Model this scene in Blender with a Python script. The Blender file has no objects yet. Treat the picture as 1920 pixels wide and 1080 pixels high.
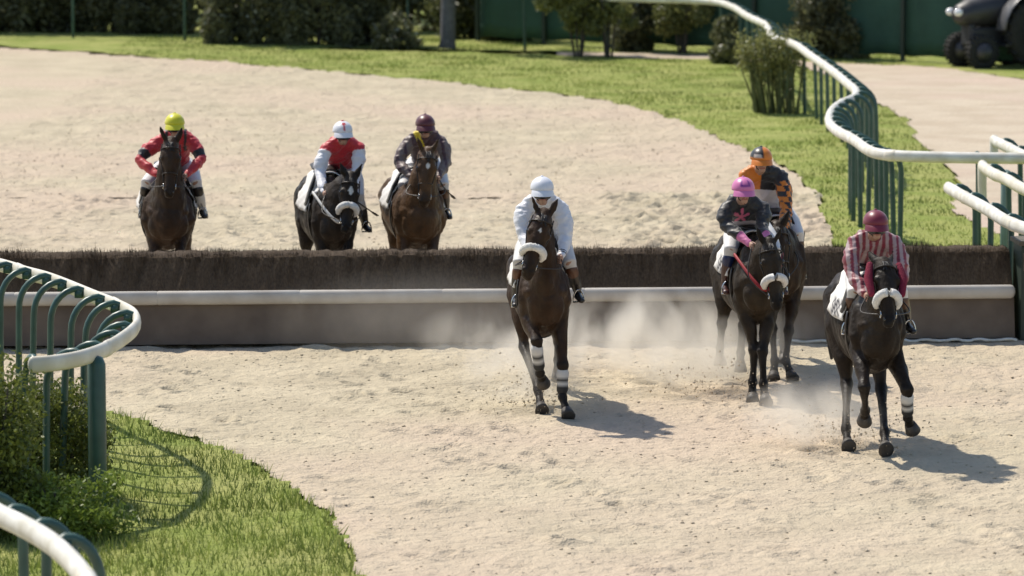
import bpy, math, random
import numpy as np
from mathutils import Vector, Matrix, noise as mnoise

random.seed(7); RNG = np.random.default_rng(7)
scene = bpy.context.scene
COL = scene.collection
R = math.radians

# ------------------------------------------------------------------ camera, light, exposure
CAM_H, FOC, SCN_Y = 5.925, 8000.0, 400.0        # camera height (m), focal length in photo pixels, horizon above photo top
cam_d = bpy.data.cameras.new('camera'); cam = bpy.data.objects.new('camera', cam_d); COL.objects.link(cam)
cam_d.sensor_width = 36; cam_d.lens = 36 * FOC / 1920
PITCH = math.atan((540 + SCN_Y) / FOC)
cam.location = (0, 0, CAM_H); cam.rotation_euler = (R(90) - PITCH, 0, 0)
cam_d.clip_start = 1; cam_d.clip_end = 3000
cam_d.dof.use_dof = True; cam_d.dof.focus_distance = 40; cam_d.dof.aperture_fstop = 2.6
scene.camera = cam

w = bpy.data.worlds.new('World'); scene.world = w; w.use_nodes = True
nt = w.node_tree; bg = nt.nodes['Background']; sky = nt.nodes.new('ShaderNodeTexSky')
sky.sky_type = 'NISHITA'; sky.sun_disc = False
SUN_DIR = Vector((0.5, -0.52, -1.0)).normalized()
sky.sun_elevation = math.asin(-SUN_DIR.z); sky.sun_rotation = math.atan2(-SUN_DIR.x, -SUN_DIR.y)
nt.links.new(sky.outputs[0], bg.inputs[0]); bg.inputs[1].default_value = 0.135
sd = bpy.data.lights.new('sun', 'SUN'); sd.energy = 4.6; sd.angle = R(1.1); sd.color = (1.0, 0.93, 0.82)
sun = bpy.data.objects.new('sun', sd); COL.objects.link(sun)
sun.rotation_euler = SUN_DIR.to_track_quat('-Z', 'Y').to_euler(); sun.location = (-20, 60, 40)
scene.view_settings.view_transform = 'Standard'; scene.view_settings.look = 'None'
scene.view_settings.exposure = 0.12; scene.view_settings.gamma = 1.0
scene.cycles.volume_step_rate = 1.0; scene.cycles.volume_max_steps = 128
scene.cycles.max_bounces = 8; scene.cycles.volume_bounces = 2; scene.cycles.transparent_max_bounces = 12

# ------------------------------------------------------------------ helpers
def G(px, py, h=0.0):
    """ray of a photo pixel met with the level plane z = h"""
    u = (px - 960) / FOC; v = (540 - py) / FOC
    cp, sp = math.cos(PITCH), math.sin(PITCH)
    d = Vector((u, cp + v * sp, -sp + v * cp))
    t = (h - CAM_H) / d.z
    return Vector((d.x * t, d.y * t, h))

def tag(o, label=None, cat=None, group=None, kind=None):
    if label: o['label'] = label
    if cat: o['category'] = cat
    if group: o['group'] = group
    if kind: o['kind'] = kind
    return o

def empty(name, loc, rz=0, **k):
    o = bpy.data.objects.new(name, None); COL.objects.link(o); o.location = loc; o.rotation_euler = (0, 0, rz)
    o.empty_display_size = 0.2
    return tag(o, **k)

def link(name, me, m, parent=None, loc=(0, 0, 0), **k):
    o = bpy.data.objects.new(name, me); COL.objects.link(o); o.location = loc
    if m is not None and len(me.materials) == 0: me.materials.append(m)
    if parent is not None: o.parent = parent
    return tag(o, **k)

def mesh_np(name, V, F, smooth=True, cols=None):
    me = bpy.data.meshes.new(name)
    V = np.asarray(V, dtype=np.float32)
    if isinstance(F, np.ndarray):
        n, k = F.shape
        me.vertices.add(len(V)); me.vertices.foreach_set('co', V.ravel())
        me.loops.add(n * k); me.loops.foreach_set('vertex_index', F.astype(np.int32).ravel())
        me.polygons.add(n); me.polygons.foreach_set('loop_start', np.arange(0, n * k, k, dtype=np.int32))
        me.polygons.foreach_set('loop_total', np.full(n, k, dtype=np.int32))
        me.update(calc_edges=True); me.validate()
    else:
        me.from_pydata([tuple(map(float, v)) for v in V], [], F); me.update()
    if smooth: me.polygons.foreach_set('use_smooth', np.ones(len(me.polygons), dtype=bool))
    if cols is not None: set_cols(me, cols)
    return me

def set_cols(me, cols):
    a = me.color_attributes.new('Col', 'FLOAT_COLOR', 'POINT')
    c = np.ones((len(me.vertices), 4), dtype=np.float32); c[:, :3] = cols
    a.data.foreach_set('color', c.ravel())

def mat(name, col=(0.5, 0.5, 0.5), rough=0.7, var=0.0, scale=8.0, attr=False, bump=0.0, bscale=60, metal=0.0, sheen=0.0, col2=None, spec=0.5, detail=5, trans=0.0, coords='Object', stretch=None):
    m = bpy.data.materials.new(name); m.use_nodes = True
    t = m.node_tree; N = t.nodes; L = t.links; b = N['Principled BSDF']
    b.inputs['Roughness'].default_value = rough; b.inputs['Metallic'].default_value = metal
    b.inputs['Specular IOR Level'].default_value = spec
    if sheen: b.inputs['Sheen Weight'].default_value = sheen
    tc = N.new('ShaderNodeTexCoord'); vec = tc.outputs[coords]
    if stretch:
        mp = N.new('ShaderNodeMapping'); mp.inputs['Scale'].default_value = stretch; L.new(vec, mp.inputs[0]); vec = mp.outputs[0]
    src = None
    if attr:
        a = N.new('ShaderNodeVertexColor'); a.layer_name = 'Col'; src = a.outputs[0]
    if var > 0 or col2 is not None:
        n = N.new('ShaderNodeTexNoise'); n.inputs['Scale'].default_value = scale; n.inputs['Detail'].default_value = detail
        L.new(vec, n.inputs['Vector'])
        mr = N.new('ShaderNodeMapRange'); mr.inputs['From Min'].default_value = 0.3; mr.inputs['From Max'].default_value = 0.7
        L.new(n.outputs['Fac'], mr.inputs['Value'])
        mx = N.new('ShaderNodeMix'); mx.data_type = 'RGBA'
        if col2 is not None:
            mx.inputs[6].default_value = (*col, 1); mx.inputs[7].default_value = (*col2, 1); L.new(mr.outputs[0], mx.inputs[0])
        else:
            mr.inputs['To Min'].default_value = 1 - var; mr.inputs['To Max'].default_value = 1 + var
            mx.blend_type = 'MULTIPLY'; mx.inputs[0].default_value = 1; mx.inputs[6].default_value = (*col, 1)
            if src is not None: L.new(src, mx.inputs[6])
            L.new(mr.outputs[0], mx.inputs[7])
        src = mx.outputs[2]
    if src is not None: L.new(src, b.inputs['Base Color'])
    else: b.inputs['Base Color'].default_value = (*col, 1)
    if bump > 0:
        n2 = N.new('ShaderNodeTexNoise'); n2.inputs['Scale'].default_value = bscale; n2.inputs['Detail'].default_value = 4
        L.new(vec, n2.inputs['Vector'])
        bp = N.new('ShaderNodeBump'); bp.inputs['Strength'].default_value = 1; bp.inputs['Distance'].default_value = bump
        L.new(n2.outputs['Fac'], bp.inputs['Height']); L.new(bp.outputs[0], b.inputs['Normal'])
    if trans > 0:
        out = N['Material Output']; tr = N.new('ShaderNodeBsdfTranslucent'); ms = N.new('ShaderNodeMixShader')
        if src is not None: L.new(src, tr.inputs[0])
        else: tr.inputs[0].default_value = (*col, 1)
        ms.inputs[0].default_value = trans; L.new(b.outputs[0], ms.inputs[1]); L.new(tr.outputs[0], ms.inputs[2]); L.new(ms.outputs[0], out.inputs[0])
    return m

def tube(pts, rad, lat=(1, 0, 0), seg=14, cap=3, flat=False):
    """closed lofted tube; rad = (lateral, other) or scalar per point"""
    P = [Vector(p) for p in pts]; Rr = [(r, r) if not isinstance(r, (tuple, list)) else r for r in rad]
    lat = Vector(lat); n = len(P)
    T = [(P[min(i + 1, n - 1)] - P[max(i - 1, 0)]).normalized() for i in range(n)]
    rings = []
    def ring(c, t, ra, rb):
        l = lat - t * lat.dot(t)
        if l.length < 0.05: l = t.orthogonal()
        l.normalize(); b = t.cross(l)
        return [c + l * (math.cos(2 * math.pi * k / seg) * ra) + b * (math.sin(2 * math.pi * k / seg) * rb) for k in range(seg)]
    V = []; F = []
    def cappts(c, t, ra, rb, sgn):
        out = []; rm = min(ra, rb) * (0.06 if flat else 1)
        for j in range(cap, 0, -1):
            a = j / (cap + 1) * math.pi / 2
            out.append((c + t * (sgn * rm * math.sin(a)), ra * math.cos(a), rb * math.cos(a)))
        return out
    seqn = [(c, T[0], a, b) for c, a, b in cappts(P[0], T[0], *Rr[0], -1)]
    seqn += [(P[i], T[i], *Rr[i]) for i in range(n)]
    seqn += [(c, T[-1], a, b) for c, a, b in reversed(cappts(P[-1], T[-1], *Rr[-1], 1))]
    for c, t, a, b in seqn: rings.append(ring(c, t, a, b))
    for r in rings: V += r
    m = len(rings)
    for i in range(m - 1):
        for k in range(seg):
            F.append((i * seg + k, i * seg + (k + 1) % seg, (i + 1) * seg + (k + 1) % seg, (i + 1) * seg + k))
    s0 = len(V); V.append(P[0] - T[0] * min(Rr[0])); V.append(P[-1] + T[-1] * min(Rr[-1]) * (0.06 if flat else 1))
    for k in range(seg):
        F.append((s0, (k + 1) % seg, k)); F.append((s0 + 1, (m - 1) * seg + k, (m - 1) * seg + (k + 1) % seg))
    return V, F

def ball(c, r, seg=14, rings=8, rot=None):
    r = (r, r, r) if not isinstance(r, (tuple, list)) else r; c = Vector(c)
    V = []; F = []
    for i in range(1, rings):
        th = math.pi * i / rings
        for k in range(seg):
            ph = 2 * math.pi * k / seg
            v = Vector((r[0] * math.sin(th) * math.cos(ph), r[1] * math.sin(th) * math.sin(ph), r[2] * math.cos(th)))
            V.append(c + (rot @ v if rot else v))
    for i in range(rings - 2):
        for k in range(seg):
            F.append((i * seg + k, (i + 1) * seg + k, (i + 1) * seg + (k + 1) % seg, i * seg + (k + 1) % seg))
    a = Vector((0, 0, r[2])); s = len(V); V.append(c + (rot @ a if rot else a)); V.append(c - (rot @ a if rot else a))
    for k in range(seg):
        F.append((s, k, (k + 1) % seg)); F.append((s + 1, (rings - 2) * seg + (k + 1) % seg, (rings - 2) * seg + k))
    return V, F

def box(c, s, rot=None, bev=0.0):
    c = Vector(c); V = []
    for dx in (-1, 1):
        for dy in (-1, 1):
            for dz in (-1, 1):
                v = Vector((dx * s[0] / 2, dy * s[1] / 2, dz * s[2] / 2)); V.append(c + (rot @ v if rot else v))
    return V, [(0, 1, 3, 2), (4, 6, 7, 5), (0, 4, 5, 1), (2, 3, 7, 6), (0, 2, 6, 4), (1, 5, 7, 3)]

def join(parts):
    V = []; F = []
    for v, f in parts:
        o = len(V); V += list(v); F += [tuple(i + o for i in q) for q in f]
    return V, F

def simple(name, parts, m, parent=None, smooth=True, loc=(0, 0, 0), bevel=0, cols=None, **k):
    V, F = join(parts); me = mesh_np(name, V, F, smooth, cols)
    o = link(name, me, m, parent, loc, **k)
    if bevel:
        b = o.modifiers.new('bevel', 'BEVEL'); b.width = bevel; b.segments = 2; b.limit_method = 'ANGLE'
    return o

class Skel:
    """overlapping tubes and balls that become one continuous skin, coloured by the nearest limb"""
    def __init__(s): s.parts = []; s.segs = []; s.names = []; s.inset = []
    def tube(s, nm, pts, rad, lat=(1, 0, 0), seg=14):
        s.parts.append(tube(pts, rad, lat, seg))
        n = len(pts)
        if nm not in s.names: s.names.append(nm)
        for i in range(n - 1):
            r0 = rad[i] if not isinstance(rad[i], (tuple, list)) else sum(rad[i]) / 2
            r1 = rad[i + 1] if not isinstance(rad[i + 1], (tuple, list)) else sum(rad[i + 1]) / 2
            s.segs.append((tuple(pts[i]), tuple(pts[i + 1]), r0, r1, s.names.index(nm), i / (n - 1), (i + 1) / (n - 1)))
    def ball(s, nm, c, r, rot=None):
        s.parts.append(ball(c, r, rot=rot))
        if nm not in s.names: s.names.append(nm)
        rr = r if not isinstance(r, (tuple, list)) else sum(r) / 3
        s.segs.append((tuple(c), (c[0], c[1], c[2] + 1e-4), rr, rr, s.names.index(nm), 0, 0))
    def build(s, name, voxel, smooth=6, colorfn=None, raw=()):
        V, F = join(s.parts)
        me = mesh_np(name + '_src', V, F)
        o = bpy.data.objects.new('tmp', me); COL.objects.link(o)
        md = o.modifiers.new('r', 'REMESH'); md.mode = 'VOXEL'; md.voxel_size = voxel; md.use_smooth_shade = True
        sm = o.modifiers.new('s', 'SMOOTH'); sm.factor = 0.5; sm.iterations = smooth
        dg = bpy.context.evaluated_depsgraph_get(); dg.update()
        out = bpy.data.meshes.new_from_object(o.evaluated_get(dg))
        bpy.data.objects.remove(o); bpy.data.meshes.remove(me)
        nv = len(out.vertices); co = np.empty(nv * 3, dtype=np.float32); out.vertices.foreach_get('co', co); co = co.reshape(-1, 3)
        if raw:
            nf = len(out.polygons)
            Fs = [tuple(p.vertices) for p in out.polygons]
            V2, F2 = join(raw)
            Fs += [tuple(i + nv for i in q) for q in F2]
            co = np.vstack([co, np.array([tuple(v) for v in V2], dtype=np.float32)])
            bpy.data.meshes.remove(out); out = bpy.data.meshes.new(name)
            out.from_pydata(co.tolist(), [], Fs); out.update()
        out.name = name
        out.polygons.foreach_set('use_smooth', np.ones(len(out.polygons), dtype=bool))
        if colorfn:
            S = s.segs; best = np.full(len(co), 1e9); idx = np.zeros(len(co), int); tt = np.zeros(len(co))
            for a, b, r0, r1, k, t0, t1 in S:
                a = np.array(a); b = np.array(b); ab = b - a
                t = np.clip(((co - a) @ ab) / max(ab @ ab, 1e-9), 0, 1)
                d = np.linalg.norm(co - (a + t[:, None] * ab), axis=1) - (r0 + (r1 - r0) * t)
                m = d < best; best[m] = d[m]; idx[m] = k; tt[m] = t0 + (t1 - t0) * t[m]
            set_cols(out, colorfn(co, np.array(s.names)[idx], tt))
        return out

def fbm(x, y, sc, oct=4, seed=0):
    """numpy value noise, -1..1"""
    out = np.zeros_like(x, dtype=np.float64); amp = 1; tot = 0
    for o in range(oct):
        X = x / sc + 37.7 * (o + seed); Y = y / sc + 11.3 * (o + seed)
        xi = np.floor(X).astype(np.int64); yi = np.floor(Y).astype(np.int64); fx = X - xi; fy = Y - yi
        fx = fx * fx * (3 - 2 * fx); fy = fy * fy * (3 - 2 * fy)
        def h(i, j):
            n = (i * 374761393 + j * 668265263 + (seed + o) * 974711) & 0xffffffff
            n = ((n ^ (n >> 13)) * 1274126177) & 0xffffffff
            return ((n ^ (n >> 16)) & 0xffff) / 32767.5 - 1
        v = (h(xi, yi) * (1 - fx) + h(xi + 1, yi) * fx) * (1 - fy) + (h(xi, yi + 1) * (1 - fx) + h(xi + 1, yi + 1) * fx) * fy
        out += v * amp; tot += amp; amp *= 0.5; sc /= 2
    return out / tot

# ------------------------------------------------------------------ ground
def ground_mat(name, base, base2, pink=None, dark=(0.1, 0.08, 0.06), rough=0.95, bumpd=0.02):
    m = bpy.data.materials.new(name); m.use_nodes = True
    t = m.node_tree; N = t.nodes; L = t.links; b = N['Principled BSDF']; b.inputs['Roughness'].default_value = rough
    b.inputs['Specular IOR Level'].default_value = 0.15
    tc = N.new('ShaderNodeTexCoord')
    def noi(s, d, lo, hi, vec=None, dist=0):
        n = N.new('ShaderNodeTexNoise'); n.inputs['Scale'].default_value = s; n.inputs['Detail'].default_value = d
        n.inputs['Distortion'].default_value = dist
        L.new(vec or tc.outputs['Object'], n.inputs['Vector'])
        r = N.new('ShaderNodeMapRange'); r.inputs['From Min'].default_value = lo; r.inputs['From Max'].default_value = hi
        L.new(n.outputs['Fac'], r.inputs['Value']); return r.outputs[0], n.outputs['Fac']
    def mix(fac, a, bcol, blend='MIX'):
        x = N.new('ShaderNodeMix'); x.data_type = 'RGBA'; x.blend_type = blend
        L.new(fac, x.inputs[0])
        if isinstance(a, tuple): x.inputs[6].default_value = (*a, 1)
        else: L.new(a, x.inputs[6])
        if isinstance(bcol, tuple): x.inputs[7].default_value = (*bcol, 1)
        else: L.new(bcol, x.inputs[7])
        return x.outputs[2]
    f1, _ = noi(1.0, 6, 0.38, 0.62); c = mix(f1, base, base2)
    if pink:
        f2, _ = noi(0.20, 4, 0.42, 0.66); c = mix(f2, c, pink)
    f3, _ = noi(16, 3, 0.62, 0.74); c = mix(f3, c, dark)
    f4, raw = noi(9, 8, 0.0, 1.0)
    bp = N.new('ShaderNodeBump'); bp.inputs['Distance'].default_value = bumpd; bp.inputs['Strength'].default_value = 1
    L.new(raw, bp.inputs['Height'])
    n5 = N.new('ShaderNodeTexNoise'); n5.inputs['Scale'].default_value = 45; n5.inputs['Detail'].default_value = 3; L.new(tc.outputs['Object'], n5.inputs['Vector'])
    bp2 = N.new('ShaderNodeBump'); bp2.inputs['Distance'].default_value = bumpd * 0.35; L.new(n5.outputs['Fac'], bp2.inputs['Height']); L.new(bp.outputs[0], bp2.inputs['Normal'])
    L.new(bp2.outputs[0], b.inputs['Normal']); L.new(c, b.inputs['Base Color'])
    return m

M_SAND = ground_mat('track_sand', (0.55, 0.475, 0.34), (0.465, 0.40, 0.285), pink=(0.55, 0.445, 0.335), dark=(0.43, 0.355, 0.25), bumpd=0.05)
M_PATH = ground_mat('path_grit', (0.54, 0.46, 0.35), (0.47, 0.39, 0.29), pink=(0.53, 0.41, 0.33), dark=(0.33, 0.26, 0.2), bumpd=0.03)
M_TURF = ground_mat('turf_soil', (0.25, 0.30, 0.07), (0.36, 0.37, 0.12), dark=(0.14, 0.18, 0.045), bumpd=0.07)

def inside(X, Y, poly):
    r = np.zeros(X.shape, bool); n = len(poly); j = n - 1
    for i in range(n):
        xi, yi = poly[i]; xj, yj = poly[j]
        c = ((yi > Y) != (yj > Y)) & (X < (xj - xi) * (Y - yi) / (yj - yi + 1e-12) + xi)
        r ^= c; j = i
    return r

def smooth_poly(pts, n=6):
    """Catmull-Rom through open polyline"""
    P = [Vector(p) for p in pts]; out = []
    for i in range(len(P) - 1):
        p0 = P[max(i - 1, 0)]; p1 = P[i]; p2 = P[i + 1]; p3 = P[min(i + 2, len(P) - 1)]
        for k in range(n):
            t = k / n
            out.append(0.5 * ((2 * p1) + (-p0 + p2) * t + (2 * p0 - 5 * p1 + 4 * p2 - p3) * t * t + (-p0 + 3 * p1 - 3 * p2 + p3) * t ** 3))
    out.append(P[-1]); return out

def sheet(name, x0, x1, y0, y1, step, mfn, m, amp, sc, zoff, sx=1.0, prints=None, kind='structure'):
    xs = np.arange(x0, x1 + step / 2, step * sx); ys = np.arange(y0, y1 + step / 2, step)
    X, Y = np.meshgrid(xs, ys)
    Z = zoff + amp * fbm(X, Y, sc, 4, 3) + amp * 0.6 * np.maximum(0, fbm(X, Y, sc * 0.45, 3, 9)) ** 1.5
    if prints is not None:
        for (hx_, hy_, hr_, hd_) in prints:
            i0, i1 = np.searchsorted(xs, (hx_ - 3 * hr_, hx_ + 3 * hr_)); j0, j1 = np.searchsorted(ys, (hy_ - 3 * hr_, hy_ + 3 * hr_))
            if i1 <= i0 or j1 <= j0: continue
            q = ((X[j0:j1, i0:i1] - hx_) ** 2 + (Y[j0:j1, i0:i1] - hy_) ** 2) / hr_ ** 2
            Z[j0:j1, i0:i1] += hd_ * (-1.0 * np.exp(-q * 1.3) + 0.75 * np.exp(-(np.sqrt(q) - 1.7) ** 2 * 3))
    ny, nx = X.shape
    I = np.arange(ny * nx).reshape(ny, nx)
    F = np.stack([I[:-1, :-1], I[:-1, 1:], I[1:, 1:], I[1:, :-1]], -1).reshape(-1, 4)
    if mfn is not None:
        cx = (X[:-1, :-1] + X[1:, 1:]) / 2; cy = (Y[:-1, :-1] + Y[1:, 1:]) / 2
        keep = mfn(cx, cy).ravel(); F = F[keep]
        used = np.unique(F); rem = -np.ones(ny * nx, int); rem[used] = np.arange(len(used)); F = rem[F]
        V = np.stack([X, Y, Z], -1).reshape(-1, 3)[used]
    else: V = np.stack([X, Y, Z], -1).reshape(-1, 3)
    return link(name, mesh_np(name, V, F), m, kind=kind)

# far ground: one big sheet to the horizon
sheet('ground', -900, 900, -100, 1700, 50, None, M_TURF, 0.0, 1, -0.12)

edge_px = [(-400, 74), (-200, 78), (0, 86), (125, 94), (250, 104), (420, 116), (600, 132), (780, 148), (950, 166), (1080, 180), (1200, 203), (1300, 236), (1380, 272),
           (1450, 300), (1505, 335), (1530, 372), (1548, 420), (1558, 470), (1565, 520)]
edge = [G(x, y) for x, y in edge_px]; edge = [(p.x, p.y) for p in smooth_poly(edge, 5)]
sand_poly = [(-60, 118), *edge, (5.2, 46.2), (30, 46.4), (30, 8), (-60, 8)]
def ragged(X, Y, a=0.10, sc=0.7): return X + a * fbm(X, Y, sc, 3, 21), Y + a * 3 * fbm(X, Y, sc, 3, 22)
left_turf_px = [(-600, 700), (60, 745), (190, 772), (365, 818), (470, 872), (560, 915), (640, 1000), (700, 1100), (760, 1300), (-900, 1300)]
left_turf = [(G(x, y).x, G(x, y).y) for x, y in left_turf_px]
def m_sand(X, Y):
    A, B = ragged(X, Y); return inside(A, B, sand_poly) & ~inside(A, B, left_turf)
path_px = [(3000, 470), (1900, 452), (1850, 425), (1790, 398), (1800, 345), (1765, 300), (1725, 262), (1700, 225), (1640, 190), (1600, 160), (1500, 122), (1340, 112), (1180, 108), (1000, 101), (600, 92), (600, 88),
           (1000, 95), (1180, 100), (1340, 103), (1600, 121), (1750, 125), (1920, 150), (3000, 260)]
path = [(G(x, y).x, G(x, y).y) for x, y in path_px]
def m_path(X, Y):
    A, B = ragged(X, Y, 0.12, 0.8); return inside(A, B, path)
rs = random.Random(31); PR = []
for (ax, ay, bx, by) in ((1.6, 55, .2, 41), (2.6, 47, 2.3, 41.5), (4.2, 47, 3.2, 38.5), (-3.0, 62, -3.2, 48.5), (-1.0, 62, -1.6, 48), (3.2, 50, 2.6, 43), (.8, 46, 4.5, 32), (-2, 45, 1.5, 31), (3.5, 60, 3.0, 47), (-4, 46, -2, 32)):
    n = int(abs(ay - by) / 0.35)
    for i in range(n):
        t = i / n; PR.append((ax + (bx - ax) * t + rs.gauss(0, .28), ay + (by - ay) * t + rs.gauss(0, .2), rs.uniform(.06, .11), rs.uniform(.015, .04)))
for i in range(900): PR.append((rs.uniform(1.5, 5.6), rs.uniform(47, 62), rs.uniform(.06, .13), rs.uniform(.02, .05)))
for i in range(1500): PR.append((rs.uniform(-7, 4), rs.uniform(47, 62), rs.uniform(.05, .12), rs.uniform(.01, .035)))
for i in range(520): PR.append((rs.uniform(-7, 7), rs.uniform(31, 62), rs.uniform(.05, .12), rs.uniform(.006, .028)))
sheet('track', -7.5, 7.5, 31, 46, 0.024, m_sand, M_SAND, 0.026, 0.22, -0.006, prints=PR)
def not_near(X, Y): return m_sand(X, Y) & ~((np.abs(X) < 7.5) & (Y > 31) & (Y < 46))
sheet('track', -7.5, 7.5, 46, 62, 0.045, not_near, M_SAND, 0.028, 0.24, -0.006, prints=PR)
sheet('track', -8.5, 8.5, 61.6, 100, 0.065, not_near, M_SAND, 0.05, 0.28, -0.012)
sheet('track', -60, 30, 8, 118, 0.5, lambda X, Y: m_sand(X, Y) & ~((np.abs(X) < 7.4) & (Y > 31.1) & (Y < 61.9)) & ~((np.abs(X) < 8.4) & (Y > 61.5) & (Y < 99.5)), M_SAND, 0.01, 1.5, -0.03)
sheet('path', 1, 12, 46.5, 102, 0.08, m_path, M_PATH, 0.014, 0.5, 0.004)
def m_turf(X, Y): return ~m_sand(X, Y) & ~m_path(X, Y)
sheet('turf_base', -14, 13, 31, 106, 0.10, m_turf, M_TURF, 0.035, 0.9, -0.005)

# grass blades
M_GRASS = mat('grass_blade', rough=0.6, attr=True, var=0.25, scale=1.2, trans=0.35, spec=0.2)
def grass(name, n, xr, yr, maskfn, h0, h1, wd, seed, label=None, dens=None):
    r = np.random.default_rng(seed)
    X = r.uniform(*xr, n); Y = r.uniform(*yr, n); k = maskfn(X, Y)
    k &= (fbm(X, Y, 0.9, 3, seed) + r.uniform(-0.5, 0.9, n)) > (-0.25 if dens is None else dens)
    X = X[k]; Y = Y[k]; n = len(X)
    patch = fbm(X, Y, 1.5, 3, seed + 5)
    H = r.uniform(h0, h1, n) * (1 + 0.5 * patch); a = r.uniform(0, math.pi, n); W = wd * r.uniform(0.6, 1.3, n)
    dx = np.cos(a) * W; dy = np.sin(a) * W; lx = r.normal(0, 0.45, n) * H; ly = r.normal(0, 0.45, n) * H
    z0 = np.full(n, -0.03)
    V = np.stack([np.stack([X - dx, Y - dy, z0], -1), np.stack([X + dx, Y + dy, z0], -1), np.stack([X + lx, Y + ly, H], -1)], 1).reshape(-1, 3)
    F = np.arange(3 * n).reshape(n, 3)
    base = np.array([0.27, 0.325, 0.07]); yel = np.array([0.42, 0.42, 0.14]); dk = np.array([0.12, 0.165, 0.04])
    t = np.clip(r.normal(0.45, 0.25, n) + patch * 0.9 + .5 * fbm(X, Y, 5.0, 2, seed + 9), 0, 1)[:, None]; c = dk * (1 - t) + base * t; u = (r.random(n) < 0.28)[:, None] * r.random((n, 1)); c = c * (1 - u) + yel * u
    me = mesh_np(name, V, F, False, np.repeat(c, 3, axis=0))
    return link(name, me, M_GRASS, label=label, cat='grass', kind='stuff')
grass('verge_grass', 190000, (-9, 9), (48, 102), m_turf, 0.015, 0.05, 0.014, 11, 'short green grass on the verge beyond the sand track')
grass('foreground_grass', 42000, (-7, 0), (30, 40), lambda X, Y: inside(*ragged(X, Y), left_turf), 0.03, 0.10, 0.008, 12, 'rough grass at the near left corner beside the rail')

# clods and hoof-thrown crumbs on the sand
def clods(name, n, xr, yr, smin, smax, seed, label):
    r = np.random.default_rng(seed); X = r.uniform(*xr, n); Y = r.uniform(*yr, n); k = m_sand(X, Y); X = X[k]; Y = Y[k]; n = len(X)
    S = smin + (smax - smin) * r.random(n) ** 3
    base = np.array([[1, 0, 0], [0, 1, 0], [-1, 0, 0], [0, -1, 0], [0, 0, 1], [0, 0, -1]], float)
    fs = np.array([[0, 1, 4], [1, 2, 4], [2, 3, 4], [3, 0, 4], [1, 0, 5], [2, 1, 5], [3, 2, 5], [0, 3, 5]])
    V = base[None] * S[:, None, None] * r.uniform(0.6, 1.4, (n, 6, 1)); V[:, :, 2] *= 0.5
    a = r.uniform(0, 6.28, n); c, s = np.cos(a)[:, None], np.sin(a)[:, None]
    x = V[:, :, 0] * c - V[:, :, 1] * s; y = V[:, :, 0] * s + V[:, :, 1] * c
    zg = 0.026 * fbm(X, Y, 0.22, 4, 3) - .008
    V = np.stack([x + X[:, None], y + Y[:, None], V[:, :, 2] + (zg + S * 0.3)[:, None]], -1).reshape(-1, 3)
    F = (fs[None] + (np.arange(n) * 6)[:, None, None]).reshape(-1, 3)
    return link(name, mesh_np(name, V, F, True), M_SAND, label=label, cat='clods', kind='stuff')
clods('sand_clods', 30000, (-8, 8), (31, 80), 0.004, 0.022, 5, 'loose sand clods scattered over the churned track')

# ------------------------------------------------------------------ hurdle hedge
M_BRUSH = mat('brush_twigs', (0.085, 0.060, 0.040), 0.9, attr=False, col2=(0.15, 0.108, 0.07), scale=4, stretch=(14, 14, 1.2), bump=0.02, bscale=18, spec=0.2)
M_PANEL = mat('hurdle_panel', (0.10, 0.074, 0.056), 0.85, col2=(0.175, 0.135, 0.10), scale=2.6, detail=9, bump=0.003, bscale=14)
M_BAR = mat('hurdle_bar', (0.55, 0.52, 0.47), 0.65, col2=(0.42, 0.38, 0.33), scale=4, detail=8)
M_WHITE = mat('white_rail', (0.78, 0.77, 0.71), 0.55, col2=(0.54, 0.51, 0.42), scale=5, detail=8, bump=0.003, bscale=9)
M_RAILOLD = mat('weathered_rail', (0.72, 0.69, 0.60), 0.5, col2=(0.60, 0.55, 0.43), scale=5)
M_GREEN = mat('green_post', (0.035, 0.085, 0.068), 0.4, var=0.2, scale=7)
M_DKGREEN = mat('dark_green_post', (0.02, 0.035, 0.025), 0.6, var=0.2, scale=4)
hl = G(0, 655); hr = G(1903, 639)
hd = (hr - hl); hd.z = 0; hdir = hd.normalized(); hang = math.atan2(hdir.y, hdir.x)
hlen = hd.length + 4.0; horg = hr - hdir * hlen
hedge = empty('hurdle_hedge', horg, hang, label='long low brown brush hedge with a white bar along its front across the sand track', cat='hurdle')
# local frame: x along, y back
def prism(prof, x0, x1, nseg=1, wob=0.0, seed=0):
    V = []; F = []; n = len(prof); rr = random.Random(seed)
    for i in range(nseg + 1):
        x = x0 + (x1 - x0) * i / nseg
        for (y, z) in prof: V.append((x, y + (rr.uniform(-wob, wob)), z + rr.uniform(-wob, wob)))
    for i in range(nseg):
        for k in range(n):
            F.append((i * n + k, (i + 1) * n + k, (i + 1) * n + (k + 1) % n, i * n + (k + 1) % n))
    F.append(tuple(range(n))); F.append(tuple(nseg * n + k for k in reversed(range(n))))
    return V, F
simple('panel', [prism([(0.0, 0.035), (0.09, 0.46), (0.16, 0.46), (0.16, 0.035)], 0.0, hlen, 60, 0.002, 2)], M_PANEL, hedge, smooth=False)
BARP = [(0.085 + 0.075 * (1 - math.cos(a)) - 0.07, 0.527 + 0.072 * math.sin(a)) for a in [math.pi * (0.5 + k / 9) for k in range(10)]]
xs = [hlen - 0.03]
for px in (1640, 1368, 1100, 831, 563, 296, 30): xs.append((G(px, 650) - horg).dot(hdir))
xs.append(-0.0)
for i in range(len(xs) - 1):
    x1, x0 = xs[i], xs[i + 1]
    parts = [tube([(x0 + 0.012, 0.06, 0.527), ((x0 + x1) / 2, 0.055 + random.uniform(-.004, .004), 0.527), (x1 - 0.012, 0.06, 0.527)], [(0.075, 0.05)] * 3, lat=(0, 0, 1), seg=16, cap=2)]
    simple('bar', parts, M_BAR, hedge)
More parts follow.
